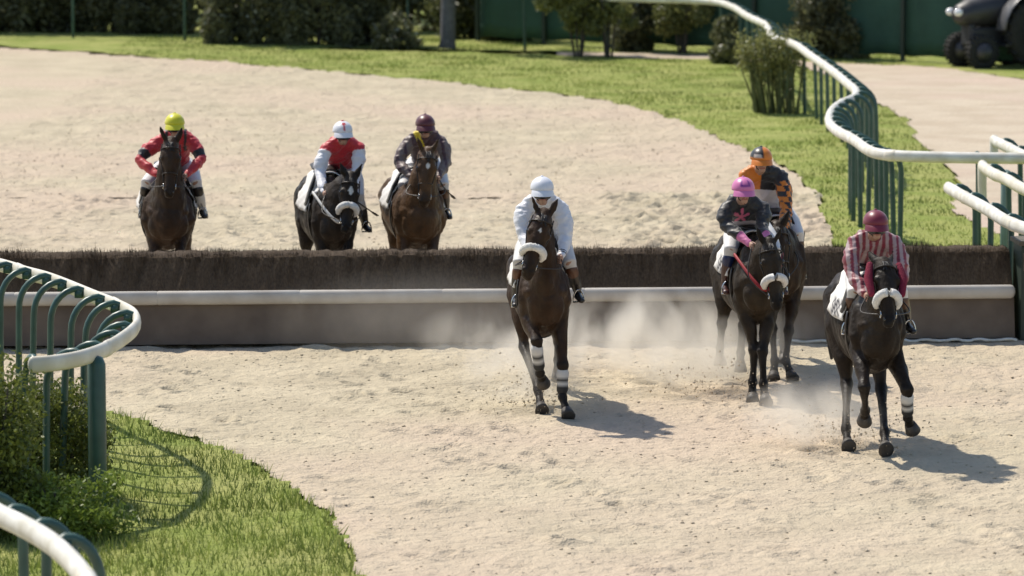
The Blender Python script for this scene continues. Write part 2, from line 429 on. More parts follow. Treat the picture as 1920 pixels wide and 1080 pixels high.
# brush: core and thousands of twigs
nb = 260; V = []; F = []
prof = [(0.12, 0.46), (0.15, 0.60), (0.26, 0.80), (0.33, 0.93), (0.50, 0.965), (0.78, 0.95), (0.88, 0.80), (0.95, 0.4), (1.0, 0.02), (0.17, 0.02)]
simple('core', [prism(prof, 0.01, hlen - 0.01, nb, 0.012, 4)], M_BRUSH, hedge, smooth=False)
r = np.random.default_rng(3)
def twigs(n, ys, zs, lo, hi, wd, lean):
    x = r.uniform(0.01, hlen - 0.02, n); t = r.random(n); y = ys[0] + (ys[1] - ys[0]) * t; z = zs[0] + (zs[1] - zs[0]) * t
    L = r.uniform(lo, hi, n) * (1 + 0.7 * fbm(x, x * 0, 0.3, 3, 8)) * np.where(r.random(n) < .04, 1.6, 1); a = r.uniform(0, math.pi, n)
    dx = np.cos(a) * wd; dy = np.sin(a) * wd
    tx = r.normal(0, 0.12, n) * L; ty = r.normal(lean, 0.12, n) * L
    tz = np.sqrt(np.maximum(L * L - tx ** 2 - ty ** 2, 0.0001))
    return np.stack([np.stack([x - dx, y - dy, z], -1), np.stack([x + dx, y + dy, z], -1), np.stack([x + tx, y + ty, z + tz], -1)], 1).reshape(-1, 3)
TV = np.vstack([twigs(22000, (0.33, 0.86), (0.90, 0.92), 0.03, 0.075, 0.004, 0.1), twigs(26000, (0.145, 0.33), (0.52, 0.90), 0.07, 0.16, 0.004, 0.3),
                twigs(9000, (0.30, 0.42), (0.88, 0.93), 0.03, 0.08, 0.004, 0.2)])
link('brush', mesh_np('brush', TV, np.arange(len(TV)).reshape(-1, 3), False), M_BRUSH, hedge)
# white strip at right, standing in for the sunlit sand edge at the base
gp = []
xa = (G(1475, 645) - horg).dot(hdir); pts = []
n = 60
for i in range(n + 1): pts.append((xa + (hlen - xa) * i / n, -0.07 + 0.02 * math.sin(i * 1.3) + 0.01 * math.sin(i * 3.1), 0.022 + 0.008 * math.sin(i * 0.9)))
simple('lit_sand_strip', [tube(pts, [(0.024, 0.016)] * (n + 1), lat=(0, 1, 0), seg=8, cap=1)], M_WHITE, hedge)
# end post
ep = hr + hdir * 0.22
wing = empty('hurdle_end_post', ep, hang, label='dark green wooden end post at the right end of the brush hedge', cat='post')
simple('post', [box((0, 0.2, 0.52), (0.34, 0.5, 1.04))], M_DKGREEN, wing, smooth=False, bevel=0.02)
simple('cap', [box((0, 0.2, 1.06), (0.40, 0.56, 0.05)), box((0, -0.055, 0.86), (0.3, 0.012, 0.2))], mat('end_post_cap', (0.10, 0.085, 0.06), 0.7, var=0.3), wing, smooth=False, bevel=0.01)

# ------------------------------------------------------------------ rails
def along(pts, s):
    for i in range(len(pts) - 1):
        l = (pts[i + 1] - pts[i]).length
        if s <= l: return pts[i].lerp(pts[i + 1], s / l), (pts[i + 1] - pts[i]).normalized()
        s -= l
    return pts[-1].copy(), (pts[-1] - pts[-2]).normalized()
def plen(pts): return sum((pts[i + 1] - pts[i]).length for i in range(len(pts) - 1))

def rail_run(name, pix, h, side, stations, label, rr=(0.072, 0.06), m=None, pr=0.035, reach=0.32, lean=0.06, endcap=False, group=None, extra=None, n=8, raw3d=None):
    pts = smooth_poly(raw3d or [G(x, y, h) for x, y in pix], n)
    root = empty(name, (0, 0, 0), label=label, cat='running rail', group=group)
    simple('rail', [tube(pts, [rr] * len(pts), lat=(0, 0, 1), seg=12, cap=2)], m or M_WHITE, root)
    if endcap:   # a short downturned end
        p = pts[0]
        simple('rail_end', [tube([p + Vector((0, 0.0, 0.02)), p + Vector((0.0, 0.01, -0.2)), p + Vector((0.01, 0.02, -0.42))], [0.06, 0.055, 0.052], seg=12)], m or M_WHITE, root)
    tot = plen(pts); sj = 1.2
    while sj < min(tot, 45) - .3:
        p, t = along(pts, sj); sj += 3.0
        simple('coupling', [tube([p - t * .055, p + t * .055], [(rr[0] + .005, rr[1] + .005)] * 2, lat=(0, 0, 1), seg=12, cap=1)], M_RAILOLD, root)
    for s in stations:
        if s < 0: s = tot + s
        p, t = along(pts, s)
        nrm = Vector((t.y, -t.x, 0)).normalized() * side
        foot = Vector((p.x, p.y, 0)) + nrm * (reach + random.uniform(-0.02, 0.02)) + Vector((random.uniform(-.02, .02), 0, -0.05))
        top = Vector((p.x, p.y, 0)) + nrm * reach * (1 - lean)
        path = [foot, foot.lerp(Vector((top.x, top.y, h - 0.25)), 0.5), Vector((top.x, top.y, h - 0.25))]
        for k in range(1, 8):
            a = math.pi / 2 * k / 7
            path.append(Vector((top.x, top.y, h - 0.25)) - nrm * (1 - math.cos(a)) * reach * 0.72 + Vector((0, 0, 0.30 * math.sin(a))))
        path.append(Vector((p.x, p.y, h + 0.03)) + nrm * 0.03)
        simple('post', [tube(path, [pr] * len(path), lat=(t.x, t.y, 0), seg=10, cap=1), box(Vector((p.x, p.y, h + 0.0)) + nrm * 0.07, (0.07, 0.07, 0.07))], M_GREEN, root)
    return pts

# right-hand rail winding away, 1.3 m high
RP = [(2300, 301), (1920, 297), (1820, 296), (1700, 293), (1650, 289), (1625, 280), (1600, 262), (1570, 246), (1555, 230), (1559, 210), (1577, 195), (1601, 184), (1605, 172), (1590, 158),
      (1560, 133), (1520, 105), (1490, 84), (1448, 70), (1436, 48), (1400, 30), (1370, 12), (1320, 2)]
pts3 = [G(x, y, 1.3) for x, y in RP]
farp = [Vector((G(x, y).x, G(x, y).y, 1.3)) for x, y in ((1130, 107), (995, 96), (730, 88), (450, 80), (160, 73), (-200, 66), (-500, 60))]
allp = pts3 + farp
full = smooth_poly(allp, 8); tot = plen(full)
# stations: dense posts as in the photo
st = []; s = 0.4
gpx = 0
while s < tot - 0.2:
    p, t = along(full, s)
    st.append(s)
    if p.y < 56.5: s += 1.35 if p.x > 5.2 else 0.55
    elif p.y < 70: s += 0.85
    elif p.y < 92: s += 1.25
    else: s += 2.9
rail_run('running_rail', None, 1.3, 1, st, 'long winding white rail on green bent posts along the far grass verge', raw3d=allp)

# left-hand rail with a hairpin end, close to the camera
LP = [(60, 684), (100, 681), (150, 672), (195, 656), (235, 632), (256, 611), (252, 592), (225, 576), (180, 558), (100, 526), (50, 512), (0, 497), (-150, 462), (-400, 420)]
lp3 = smooth_poly([G(x, y, 1.3) for x, y in LP], 8); lt = plen(lp3)
def near_s(pts, q):
    best = (1e9, 0); acc = 0
    for i in range(len(pts) - 1):
        d = (pts[i] - q).length
        if d < best[0]: best = (d, acc)
        acc += (pts[i + 1] - pts[i]).length
    return best[1]
stl = [near_s(lp3, G(x, y, 1.3)) for x, y in ((66, 683), (150, 670), (188, 656), (222, 636), (246, 618), (252, 597), (232, 579), (200, 566), (167, 552), (132, 538), (98, 526), (64, 515), (28, 505), (-10, 494), (-60, 482), (-120, 470))]
rail_run('running_rail', LP, 1.3, -1, stl, 'white rail bent into a hairpin on green hooped posts at the left edge', m=M_RAILOLD, rr=(0.068, 0.035), reach=0.36, pr=0.03)
p = G(178, 668, 1.3)
th = empty('thick_green_post', (p.x + 0.0, p.y + 0.12, 0), label='thick dark green upright post under the hairpin of the left rail', cat='post')
simple('pole', [tube([(0, 0, -0.05), (0, 0, 0.6), (0, 0, 1.22)], [0.075] * 3, seg=20, cap=1)], M_GREEN, th)
simple('collar', [tube([(0, 0, 0.10), (0, 0, 0.16)], [0.086] * 2, seg=20, cap=1)], M_GREEN, th)

BP = [(-260, 900), (-60, 938), (0, 966), (60, 996), (110, 1030), (160, 1085), (200, 1170)]
bp3 = smooth_poly([G(x, y, 1.3) for x, y in BP], 8); bt = plen(bp3)
rail_run('running_rail', BP, 1.3, -1, [near_s(bp3, G(x, y, 1.3)) for x, y in ((-120, 925), (-40, 945), (10, 970), (60, 996), (105, 1027))], 'white rail end crossing the bottom left corner below the bush', reach=0.3)

# three short stepped rails at right beyond the hedge
rail_run('stepped_rail', [(1778, 352), (1812, 372), (1850, 392), (1885, 414), (1920, 428), (2050, 470)], 1.3, -1, [0.35, 1.4, 2.6, 3.8], 'lowest of the three short white rails stepping up behind the right end of the hedge', group='stepped rails behind the hedge end', reach=0.28)
rail_run('stepped_rail', [(1842, 312), (1862, 326), (1890, 338), (1920, 355), (2020, 398)], 1.3, -1, [0.5, 1.6, 2.9], 'middle of the three short white rails stepping up, with a downturned end', group='stepped rails behind the hedge end', endcap=True, reach=0.28, m=M_RAILOLD)
rail_run('stepped_rail', [(1864, 264), (1892, 278), (1920, 292), (2020, 335)], 1.3, -1, [0.5, 1.7, 2.9], 'highest of the three short white rails stepping up, with a downturned end', group='stepped rails behind the hedge end', endcap=True, reach=0.28)
p = G(1885, 470)
th = empty('grey_green_post', (p.x, p.y, 0), label='thicker grey green post standing among the three short stepped rails', cat='post')
simple('pole', [tube([(0, 0, -0.05), (0, 0, 0.55), (0, 0, 0.98)], [0.07] * 3, seg=18, cap=1)], mat('grey_green_paint', (0.16, 0.24, 0.24), 0.5, var=0.1), th)
simple('collar', [tube([(0, 0, 0.88), (0, 0, 0.92)], [0.08] * 2, seg=18, cap=1)], M_GREEN, th)

# ------------------------------------------------------------------ vegetation
M_LEAF = mat('leaves', rough=0.45, attr=True, trans=0.38, spec=0.4)
M_BARK = mat('bark', (0.07, 0.06, 0.05), 0.9, var=0.4, scale=12, bump=0.01, bscale=20)
M_BARKG = mat('grey_bark', (0.11, 0.11, 0.115), 0.9, var=0.3, scale=10, bump=0.01, bscale=20)
def foliage(name, clumps, n, size, cols, parent, seed, glint=0.0, thin=1.0):
    r = np.random.default_rng(seed); C = np.array([c[0] for c in clumps], float); Rd = np.array([c[1] for c in clumps], float)
    wts = (Rd[:, 0] * Rd[:, 1] * Rd[:, 2]) ** 0.67; wts /= wts.sum(); k = r.choice(len(C), n, p=wts)
    d = r.normal(size=(n, 3)); d /= np.linalg.norm(d, axis=1)[:, None]; rad = r.random(n) ** 0.4 * (1 + 0.12 * r.normal(size=n))
    P = C[k] + d * rad[:, None] * Rd[k]
    P[:, 2] = np.maximum(P[:, 2], 0.02)
    u = r.normal(size=(n, 3)); u /= np.linalg.norm(u, axis=1)[:, None]; v = np.cross(u, r.normal(size=(n, 3))); v /= np.linalg.norm(v, axis=1)[:, None]
    s = size * r.uniform(0.6, 1.4, n)[:, None]
    V = np.stack([P - u * s, P + v * s * 0.45 * thin, P + u * s, P - v * s * 0.45 * thin], 1).reshape(-1, 3)
    F = np.arange(4 * n).reshape(n, 4)
    cl = r.random(len(C)); t = np.clip(cl[k] * 0.6 + r.random(n) * 0.5, 0, 1)[:, None]
    c0, c1 = np.array(cols[0]), np.array(cols[1]); c = c0 * (1 - t) + c1 * t
    if glint: q = r.random(n) < glint; c[q] = np.array((0.35, 0.38, 0.33))  # glints painted in: this share of leaves gets a pale grey colour
    return link(name, mesh_np(name, V, F, False, np.repeat(c, 4, axis=0)), M_LEAF, parent)

def clump_set(w, d, z0, z1, n, rr, rs):
    out = []
    for i in range(n):
        z = rs.uniform(z0 + rr * 0.5, z1 - rr * 0.4); f = 1 - 0.45 * abs((z - (z0 + z1) / 2) / max((z1 - z0) / 2, .1)) ** 2
        a = rs.uniform(0, 6.28); q = rs.random() ** 0.5
        s = rr * rs.uniform(0.6, 1.25)
        out.append(((math.cos(a) * w * q * f, math.sin(a) * d * q * f, z), (s, s, s * 0.8)))
    return out
DKC = ((0.07, 0.076, 0.04), (0.20, 0.205, 0.10)); OLC = ((0.11, 0.125, 0.04), (0.26, 0.27, 0.09))
def bush(name, px, py, w, d, h, n, label, cols, seed, z0=0.0, stems=4, leaf=0.06, group=None, glint=0.0, cat='bush', dy=0):
    rs = random.Random(seed); p = G(px, py); root = empty(name, (p.x, p.y + dy, 0), label=label, cat=cat, group=group)
    cs = clump_set(w, d, z0, h, 16, min(w, h) * 0.40, rs)
    if z0 < 0.1: cs += [((rs.uniform(-.8, .8) * w, rs.uniform(-.5, .5) * d, .12 * h + rs.uniform(0, .1)), (w * .4, d * .6, .2 * h)) for _ in range(5)] + [((0, 0, h * q), (w * .75, d * .8, h * .25)) for q in (.3, .55, .75)]
    foliage('foliage', cs, n, leaf, cols, root, seed, glint)
    parts = []
    for i in range(stems):
        a = rs.uniform(0, 6.28); e = (math.cos(a) * w * 0.5, math.sin(a) * d * 0.5, h * 0.8); b0 = (math.cos(a) * 0.08, math.sin(a) * 0.08, -0.05)
        mid = ((b0[0] + e[0]) * 0.45, (b0[1] + e[1]) * 0.45, h * 0.4)
        parts.append(tube([b0, mid, e], [0.03, 0.022, 0.008], seg=7, cap=1))
    simple('stem', parts, M_BARK, root); return root
def tree(name, px, py, tr, h0, h, w, n, label, cols, seed, bark=None, group=None, leaf=0.12, lean=0.1):
    rs = random.Random(seed); p = G(px, py); root = empty(name, (p.x, p.y, 0), label=label, cat='tree', group=group)
    parts = [tube([(0, 0, -0.1), (0.02, 0, 0.15), (lean * 0.4, 0, h0 * 0.5), (lean, 0.05, h0), (lean * 1.4, 0, h * 0.85)], [tr * 1.35, tr * 1.05, tr * 0.95, tr * 0.8, tr * 0.2], seg=12)]
    cl = []
    for i in range(9):
        a = i * 2.4 + rs.uniform(-.4, .4); zz = h0 * 0.8 + (h - h0) * i / 10; L = w * (1 - 0.4 * i / 9) * rs.uniform(0.7, 1)
        e = Vector((math.cos(a) * L, math.sin(a) * L, zz + L * 0.6)); s0 = Vector((lean, 0.03, zz))
        parts.append(tube([s0, s0.lerp(e, 0.5) + Vector((0, 0, 0.1)), e], [tr * 0.4, tr * 0.25, tr * 0.08], seg=7, cap=1))
        for q in (0.5, 0.8, 1.05):
            c = s0.lerp(e, q); s = w * 0.3 * rs.uniform(0.7, 1.2); cl.append(((c.x, c.y, c.z), (s, s, s * 0.75)))
    simple('trunk', parts, bark or M_BARK, root)
    foliage('crown', cl, n, leaf, cols, root, seed); return root

# green windscreen fence far behind
M_NET = mat('green_netting', (0.022, 0.062, 0.042), 0.8, col2=(0.034, 0.092, 0.064), scale=1.3, bump=0.02, bscale=3)
fa = G(900, 78); fb = G(1990, 128); fdir = (fb - fa).normalized(); L = (fb - fa).length
fen = empty('windscreen_fence', fa, math.atan2(fdir.y, fdir.x), label='dark green netting fence behind the tractor and far bushes', cat='fence')
V = []; F = []; n = 90
for i in range(n + 1):
    for j in range(9):
        z = 0.12 + 2.5 * j / 8; V.append((L * i / n, 0.03 * math.sin(i * 0.5 + j * 0.3) + 0.02 * math.sin(i * 1.7), z + 0.015 * math.sin(i * 0.9)))
for i in range(n):
    for j in range(8): F.append((i * 9 + j, (i + 1) * 9 + j, (i + 1) * 9 + j + 1, i * 9 + j + 1))
o = link('netting', mesh_np('netting', V, F), M_NET, fen); sm = o.modifiers.new('s', 'SOLIDIFY'); sm.thickness = 0.012
for i in range(9): simple('post', [box((L * i / 8, -0.09, 1.3), (0.09, 0.09, 2.75))], M_DKGREEN, fen, smooth=False, bevel=0.008)

rs = random.Random(5)
# dense dark hedge wall on the left far side: individual bushes
HG = 'dark shrubs along the far edge of the course'
for i, (px, py, w, h, lab) in enumerate([(-60, 52, 1.2, 3.0, 'dark dense shrub cut by the top left corner'), (60, 56, 1.1, 2.8, 'dark shrub second from the top left corner, over bright grass'),
                                    (190, 62, 1.1, 2.9, 'dark shrub standing just above the pale sand left of the track bend'), (290, 64, 0.8, 2.6, 'dark shrub left of the gap with bright grass'),
                                    (415, 84, 0.42, 2.4, 'narrow dark bush standing alone on the bright grass in the far left gap'), (510, 86, 0.8, 2.9, 'broad dark shrub right of the bright grass gap'),
                                    (600, 88, 0.85, 3.0, 'broad dark shrub in the middle of the far left row'), (685, 86, 0.75, 2.7, 'dark shrub left of the glossy low bush'),
                                    (900, 74, 1.0, 2.6, 'olive dark shrub right of the grey tree trunk'), (960, 78, 0.7, 2.4, 'olive dark shrub left of the first lone green rail post'),
                                    (1195, 98, 0.5, 2.3, 'dark bush right of the pair of stemmed olive bushes'), (1365, 122, 0.32, 1.0, 'low dark bush behind the rail left of the multi-stemmed shrub')]):
    bush('dark_shrub', px, py, w * 1.1, 0.7, h, 13000 if w > 0.6 else 5200, lab, DKC if i not in (8, 9) else ((0.07, 0.08, 0.035), (0.18, 0.19, 0.08)), 40 + i, leaf=0.07, group=HG, dy=0.5, glint=0.004)
bk = empty('backdrop_hedge', (-5.5, 104, 0), label='long dark hedge closing the view behind the far shrubs and grey trunk', cat='hedge')
rs = random.Random(77); foliage('foliage', [((rs.uniform(-9.5, 8.0), rs.uniform(-.5, .5), rs.uniform(0.2, 3.2)), (.9, .6, .6)) for _ in range(110)], 42000, .10, DKC, bk, 78)
simple('stem', [tube([(x, 0, -.1), (x + .1, 0, 1.4), (x, .1, 3.0)], [.05, .04, .02], seg=7) for x in np.arange(-9, 8, .8)], M_BARK, bk)
bush('glossy_bush', 742, 92, 0.55, 0.5, 0.85, 1800, 'low bush with glossy light-catching leaves left of the grey trunk', DKC, 60, leaf=0.06, glint=0.06)
bush('olive_bush', 1085, 106, 0.85, 0.5, 1.85, 8000, 'olive bush on a thick stem, left of the pair by the pale path', OLC, 61, z0=0.5, stems=6, leaf=0.055, group='olive stemmed bushes by the path')
bush('olive_bush', 1142, 107, 0.6, 0.45, 1.6, 5000, 'smaller olive bush on a stem, right of the pair by the pale path', OLC, 62, z0=0.5, stems=5, leaf=0.055, group='olive stemmed bushes by the path')
bush('olive_bush', 1280, 100, 0.75, 0.4, 2.1, 7000, 'tall olive bush in front of the green netting near the top of the rail', OLC, 63, z0=0.35, leaf=0.055, group='olive stemmed bushes by the path')
bush('dark_shrub', 1560, 112, 0.95, 0.5, 2.3, 13000, 'big dark shrub against the green netting just beyond the rail', DKC, 64, leaf=0.07, group=HG, dy=0.6)
tree('roadside_tree', 838, 90, 0.17, 3.2, 7.5, 1.6, 1500, 'grey-trunked tree on the far grass between the glossy bush and the olive shrub', OLC, 70, bark=M_BARKG)
for i, (px, py, lab) in enumerate([(100, 20, 'leftmost tall tree far behind the dark shrubs'), (520, 22, 'tall tree far behind the broad dark shrubs'), (1030, 34, 'tall tree far behind the green netting near the middle'), (1420, 44, 'tall tree behind the netting above the winding rail'), (1800, 52, 'tall tree behind the netting above the tractor')]):
    tree('background_tree', px, py, 0.25, 3.0, 9.5, 3.0, 3500, lab, DKC, 80 + i, leaf=0.2, group='tall trees behind the course')

# multi-stemmed shrub in front of the winding rail
p = G(1458, 212)
sh = empty('multi_stemmed_shrub', (p.x, p.y, 0), label='bare multi-stemmed shrub with a leafy olive top standing before the winding rail', cat='shrub')
rs = random.Random(9); parts = []; cl = []
for i in range(46):
    b0 = Vector((rs.uniform(-0.42, 0.36), rs.uniform(-0.2, 0.2), -0.03)); e = Vector((b0.x * 1.5 + rs.uniform(-.16, .12) - 0.05, b0.y * 1.5, rs.uniform(0.95, 1.5)))
    md = b0.lerp(e, 0.5) + Vector((rs.uniform(-.05, .05), 0, 0)); parts.append(tube([b0, md, e], [0.02, 0.016, 0.007], seg=6, cap=1))
    cl.append(((e.x, e.y, e.z - 0.1), (0.17, 0.17, 0.16)))
    if i % 3 == 0: cl.append(((md.x, md.y, md.z + 0.1), (0.09, 0.09, 0.25)))
cl += [((-0.6, 0, 1.15), (0.28, 0.2, 0.25)), ((-0.2, 0, 1.45), (0.28, 0.2, 0.22)), ((0.25, 0, 1.40), (0.25, 0.2, 0.16)), ((-.25, 0, 1.1), (.4, .25, .35)), ((-.05, 0, .75), (.38, .2, .4))]
simple('stem', parts, mat('green_bark', (0.09, 0.10, 0.035), 0.85, var=0.3), sh)
foliage('foliage', cl, 5200, 0.03, ((0.14, 0.15, 0.05), (0.32, 0.32, 0.11)), sh, 91, 0.01)

# foreground bushes at the left
FG = 'leafy bushes in the near left corner'
FC = ((0.07, 0.09, 0.02), (0.21, 0.24, 0.045))
bush('leafy_bush', -25, 1000, 0.55, 0.5, 1.48, 17000, 'tallest leafy green bush in the near left corner, cut by the edge', FC, 101, leaf=0.026, group=FG)
bush('leafy_bush', 105, 935, 0.5, 0.5, 1.0, 14000, 'rounded leafy bush under the hairpin rail end', FC, 102, leaf=0.022, group=FG)
bush('leafy_bush', 130, 1010, 0.42, 0.4, 0.5, 7000, 'low brighter bush in front of the rounded one at bottom left', ((0.10, 0.15, 0.025), (0.28, 0.36, 0.06)), 103, leaf=0.024, group=FG)

# ------------------------------------------------------------------ tractor at the far right
M_TB = mat('tractor_paint', (0.035, 0.036, 0.04), 0.45, var=0.2, scale=5); M_TY = mat('tyre_rubber', (0.02, 0.02, 0.018), 0.85, var=0.3, scale=20, bump=0.01)
M_TG = mat('tractor_grey', (0.10, 0.10, 0.105), 0.35, var=0.2); M_GL = mat('lamp_glass', (0.9, 0.9, 0.9), 0.1); M_CABGL = mat('cab_glass', (0.02, 0.025, 0.03), 0.08)
tp = G(1870, 124)
tr = empty('tractor', tp, R(22), label='dark compact tractor parked by the netting fence in the top right corner', cat='tractor')
# local: front at -x (image left)
simple('hood', [tube([(-0.72, 0, 0.98), (-0.62, 0, 1.0), (-0.2, 0, 1.06), (0.15, 0, 1.08)], [(0.24, 0.22), (0.28, 0.27), (0.3, 0.3), (0.31, 0.32)], lat=(0, 1, 0), seg=16)], M_TB, tr)
simple('chassis', [box((-0.05, 0, 0.55), (1.2, 0.4, 0.35)), box((-0.62, 0, 0.6), (0.14, 0.34, 0.4))], M_TB, tr, smooth=False, bevel=0.03)
for y in (-0.16, 0.16): simple('headlight', [tube([(-0.93, y, 1.02), (-0.9, y, 1.02)], [0.07, 0.075], lat=(0, 1, 0), seg=14, cap=1)], M_GL, tr)
def wheel(x, y, rad, wd, nm='wheel'):
    wq = empty(nm, (x, y, rad)); wq.parent = tr
    prof = [(-0.5, 0.62), (-0.5, 0.86), (-0.36, 0.97), (0, 1.0), (0.36, 0.97), (0.5, 0.86), (0.5, 0.62)]
    V = []; F = []; sg = 40; n = len(prof)
    for k in range(sg):
        a = 2 * math.pi * k / sg
        for (q, f) in prof: V.append((math.cos(a) * rad * f, q * wd, math.sin(a) * rad * f))
    for k in range(sg):
        for j in range(n): F.append((k * n + j, ((k + 1) % sg) * n + j, ((k + 1) % sg) * n + (j + 1) % n, k * n + (j + 1) % n))
    lugs = [(V, F)]
    for k in range(22):
        a = 2 * math.pi * k / 22
        for sgn in (-1, 1):
            rot = Matrix.Rotation(-a, 3, 'Y') @ Matrix.Rotation(sgn * 0.6, 3, 'X')
            lugs.append(box(Vector((math.cos(a) * rad * 0.985, sgn * wd * 0.22, math.sin(a) * rad * 0.985)), (0.06, wd * 0.5, 0.035), rot))
    simple('tyre', lugs, M_TY, wq, smooth=False)
    simple('rim', [tube([(0, -wd * 0.42, 0), (0, wd * 0.42, 0)], [rad * 0.62] * 2, seg=28, cap=1), tube([(0, -wd * 0.52, 0), (0, wd * 0.52, 0)], [rad * 0.2] * 2, seg=16, cap=1)], M_TB, wq)
wheel(0.55, -0.52, 0.66, 0.36); wheel(0.55, 0.52, 0.66, 0.36); wheel(-0.55, -0.42, 0.30, 0.2); wheel(-0.55, 0.42, 0.30, 0.2)
for s in (-1, 1):
    pts = [(0.55 + math.cos(a) * 0.76, s * 0.5, 0.66 + math.sin(a) * 0.76) for a in [math.pi * (0.12 + 0.86 * k / 10) for k in range(11)]]
    simple('mudguard', [tube(pts, [(0.2, 0.02)] * 11, lat=(0, 1, 0), seg=10, cap=1)], M_TG, tr)
simple('exhaust', [tube([(0.05, -0.24, 1.3), (0.05, -0.24, 1.6), (0.06, -0.24, 1.95)], [0.05, 0.04, 0.035], seg=12, cap=1)], M_TG, tr)
cab = simple('cab', [box((0.62, 0, 1.35), (0.8, 0.85, 0.5)), box((0.62, 0, 2.32), (0.98, 1.0, 0.08))] + [box((0.62 + a * 0.42, b * 0.42, 1.9), (0.06, 0.06, 0.85)) for a in (-1, 1) for b in (-1, 1)], M_TB, tr, smooth=False, bevel=0.015)
simple('window', [box((0.2, 0, 1.92), (0.012, 0.78, 0.66))], M_CABGL, cab, smooth=False)
simple('window', [box((0.62, -0.42, 1.92), (0.78, 0.012, 0.66))], M_CABGL, cab, smooth=False)
tr.scale = (1.15, 1.15, 1.15)
simple('step', [box((-0.02, -0.5, 0.42), (0.3, 0.25, 0.04)), box((0.1, -0.42, 0.62), (0.04, 0.04, 0.4))], M_TB, tr, smooth=False)

# ------------------------------------------------------------------ horses
M_COAT = mat('horse_coat', rough=0.58, attr=True, var=0.42, scale=5, spec=0.24, bump=0.008, bscale=30)
_n = M_COAT.node_tree; _r = _n.nodes.new('ShaderNodeTexNoise'); _r.inputs['Scale'].default_value = 7; _m = _n.nodes.new('ShaderNodeMapRange'); _m.inputs['From Min'].default_value = .35; _m.inputs['From Max'].default_value = .65; _m.inputs['To Min'].default_value = .42; _m.inputs['To Max'].default_value = .8
_n.links.new(_r.outputs['Fac'], _m.inputs['Value']); _n.links.new(_m.outputs[0], _n.nodes['Principled BSDF'].inputs['Roughness'])
M_HOOF = mat('hoof_horn', (0.05, 0.042, 0.035), 0.6, var=0.3, scale=20); M_HAIR = mat('mane_hair', (0.010, 0.008, 0.007), 0.6, var=0.3, scale=30, stretch=(1, 1, 0.1))
M_EYE = mat('eye_gloss', (0.004, 0.003, 0.003), 0.05, spec=0.8); M_FLEECE = mat('sheepskin', (0.72, 0.70, 0.66), 0.95, var=0.12, scale=40, bump=0.012, bscale=60)
M_MAROONF = mat('maroon_sheepskin', (0.19, 0.012, 0.035), 0.95, var=0.2, scale=40, bump=0.01, bscale=60)
M_LEATH = mat('dark_leather', (0.018, 0.013, 0.010), 0.45, var=0.2); M_STEEL = mat('stirrup_steel', (0.6, 0.6, 0.6), 0.25, metal=1.0)
M_CLOTHW = mat('saddle_cloth_fabric', rough=0.85, attr=True, var=0.05); M_BAND = mat('leg_boot', rough=0.7, attr=True)
M_REDST = mat('red_strap', (0.30, 0.012, 0.02), 0.6); M_WHST = mat('white_strap', (0.62, 0.61, 0.58), 0.6, var=0.1)

TRUNK = [(-0.07, 1.12, .19, .25), (.0, 1.12, .235, .31), (.08, 1.12, .265, .355), (.28, 1.12, .285, .40), (.58, 1.11, .31, .385), (.9, 1.12, .33, .365), (1.18, 1.18, .31, .32), (1.42, 1.25, .285, .275), (1.62, 1.27, .22, .22), (1.73, 1.25, .12, .12)]
WD = [1.0]
def trunk_at(y, th, off):
    ys = [t[0] for t in TRUNK]; z, hw, hh = (np.interp(y, ys, [t[k] for t in TRUNK]) for k in (1, 2, 3)); hw *= WD[0]
    return Vector(((hw + off) * math.sin(th), y, z + (hh + off) * math.cos(th)))

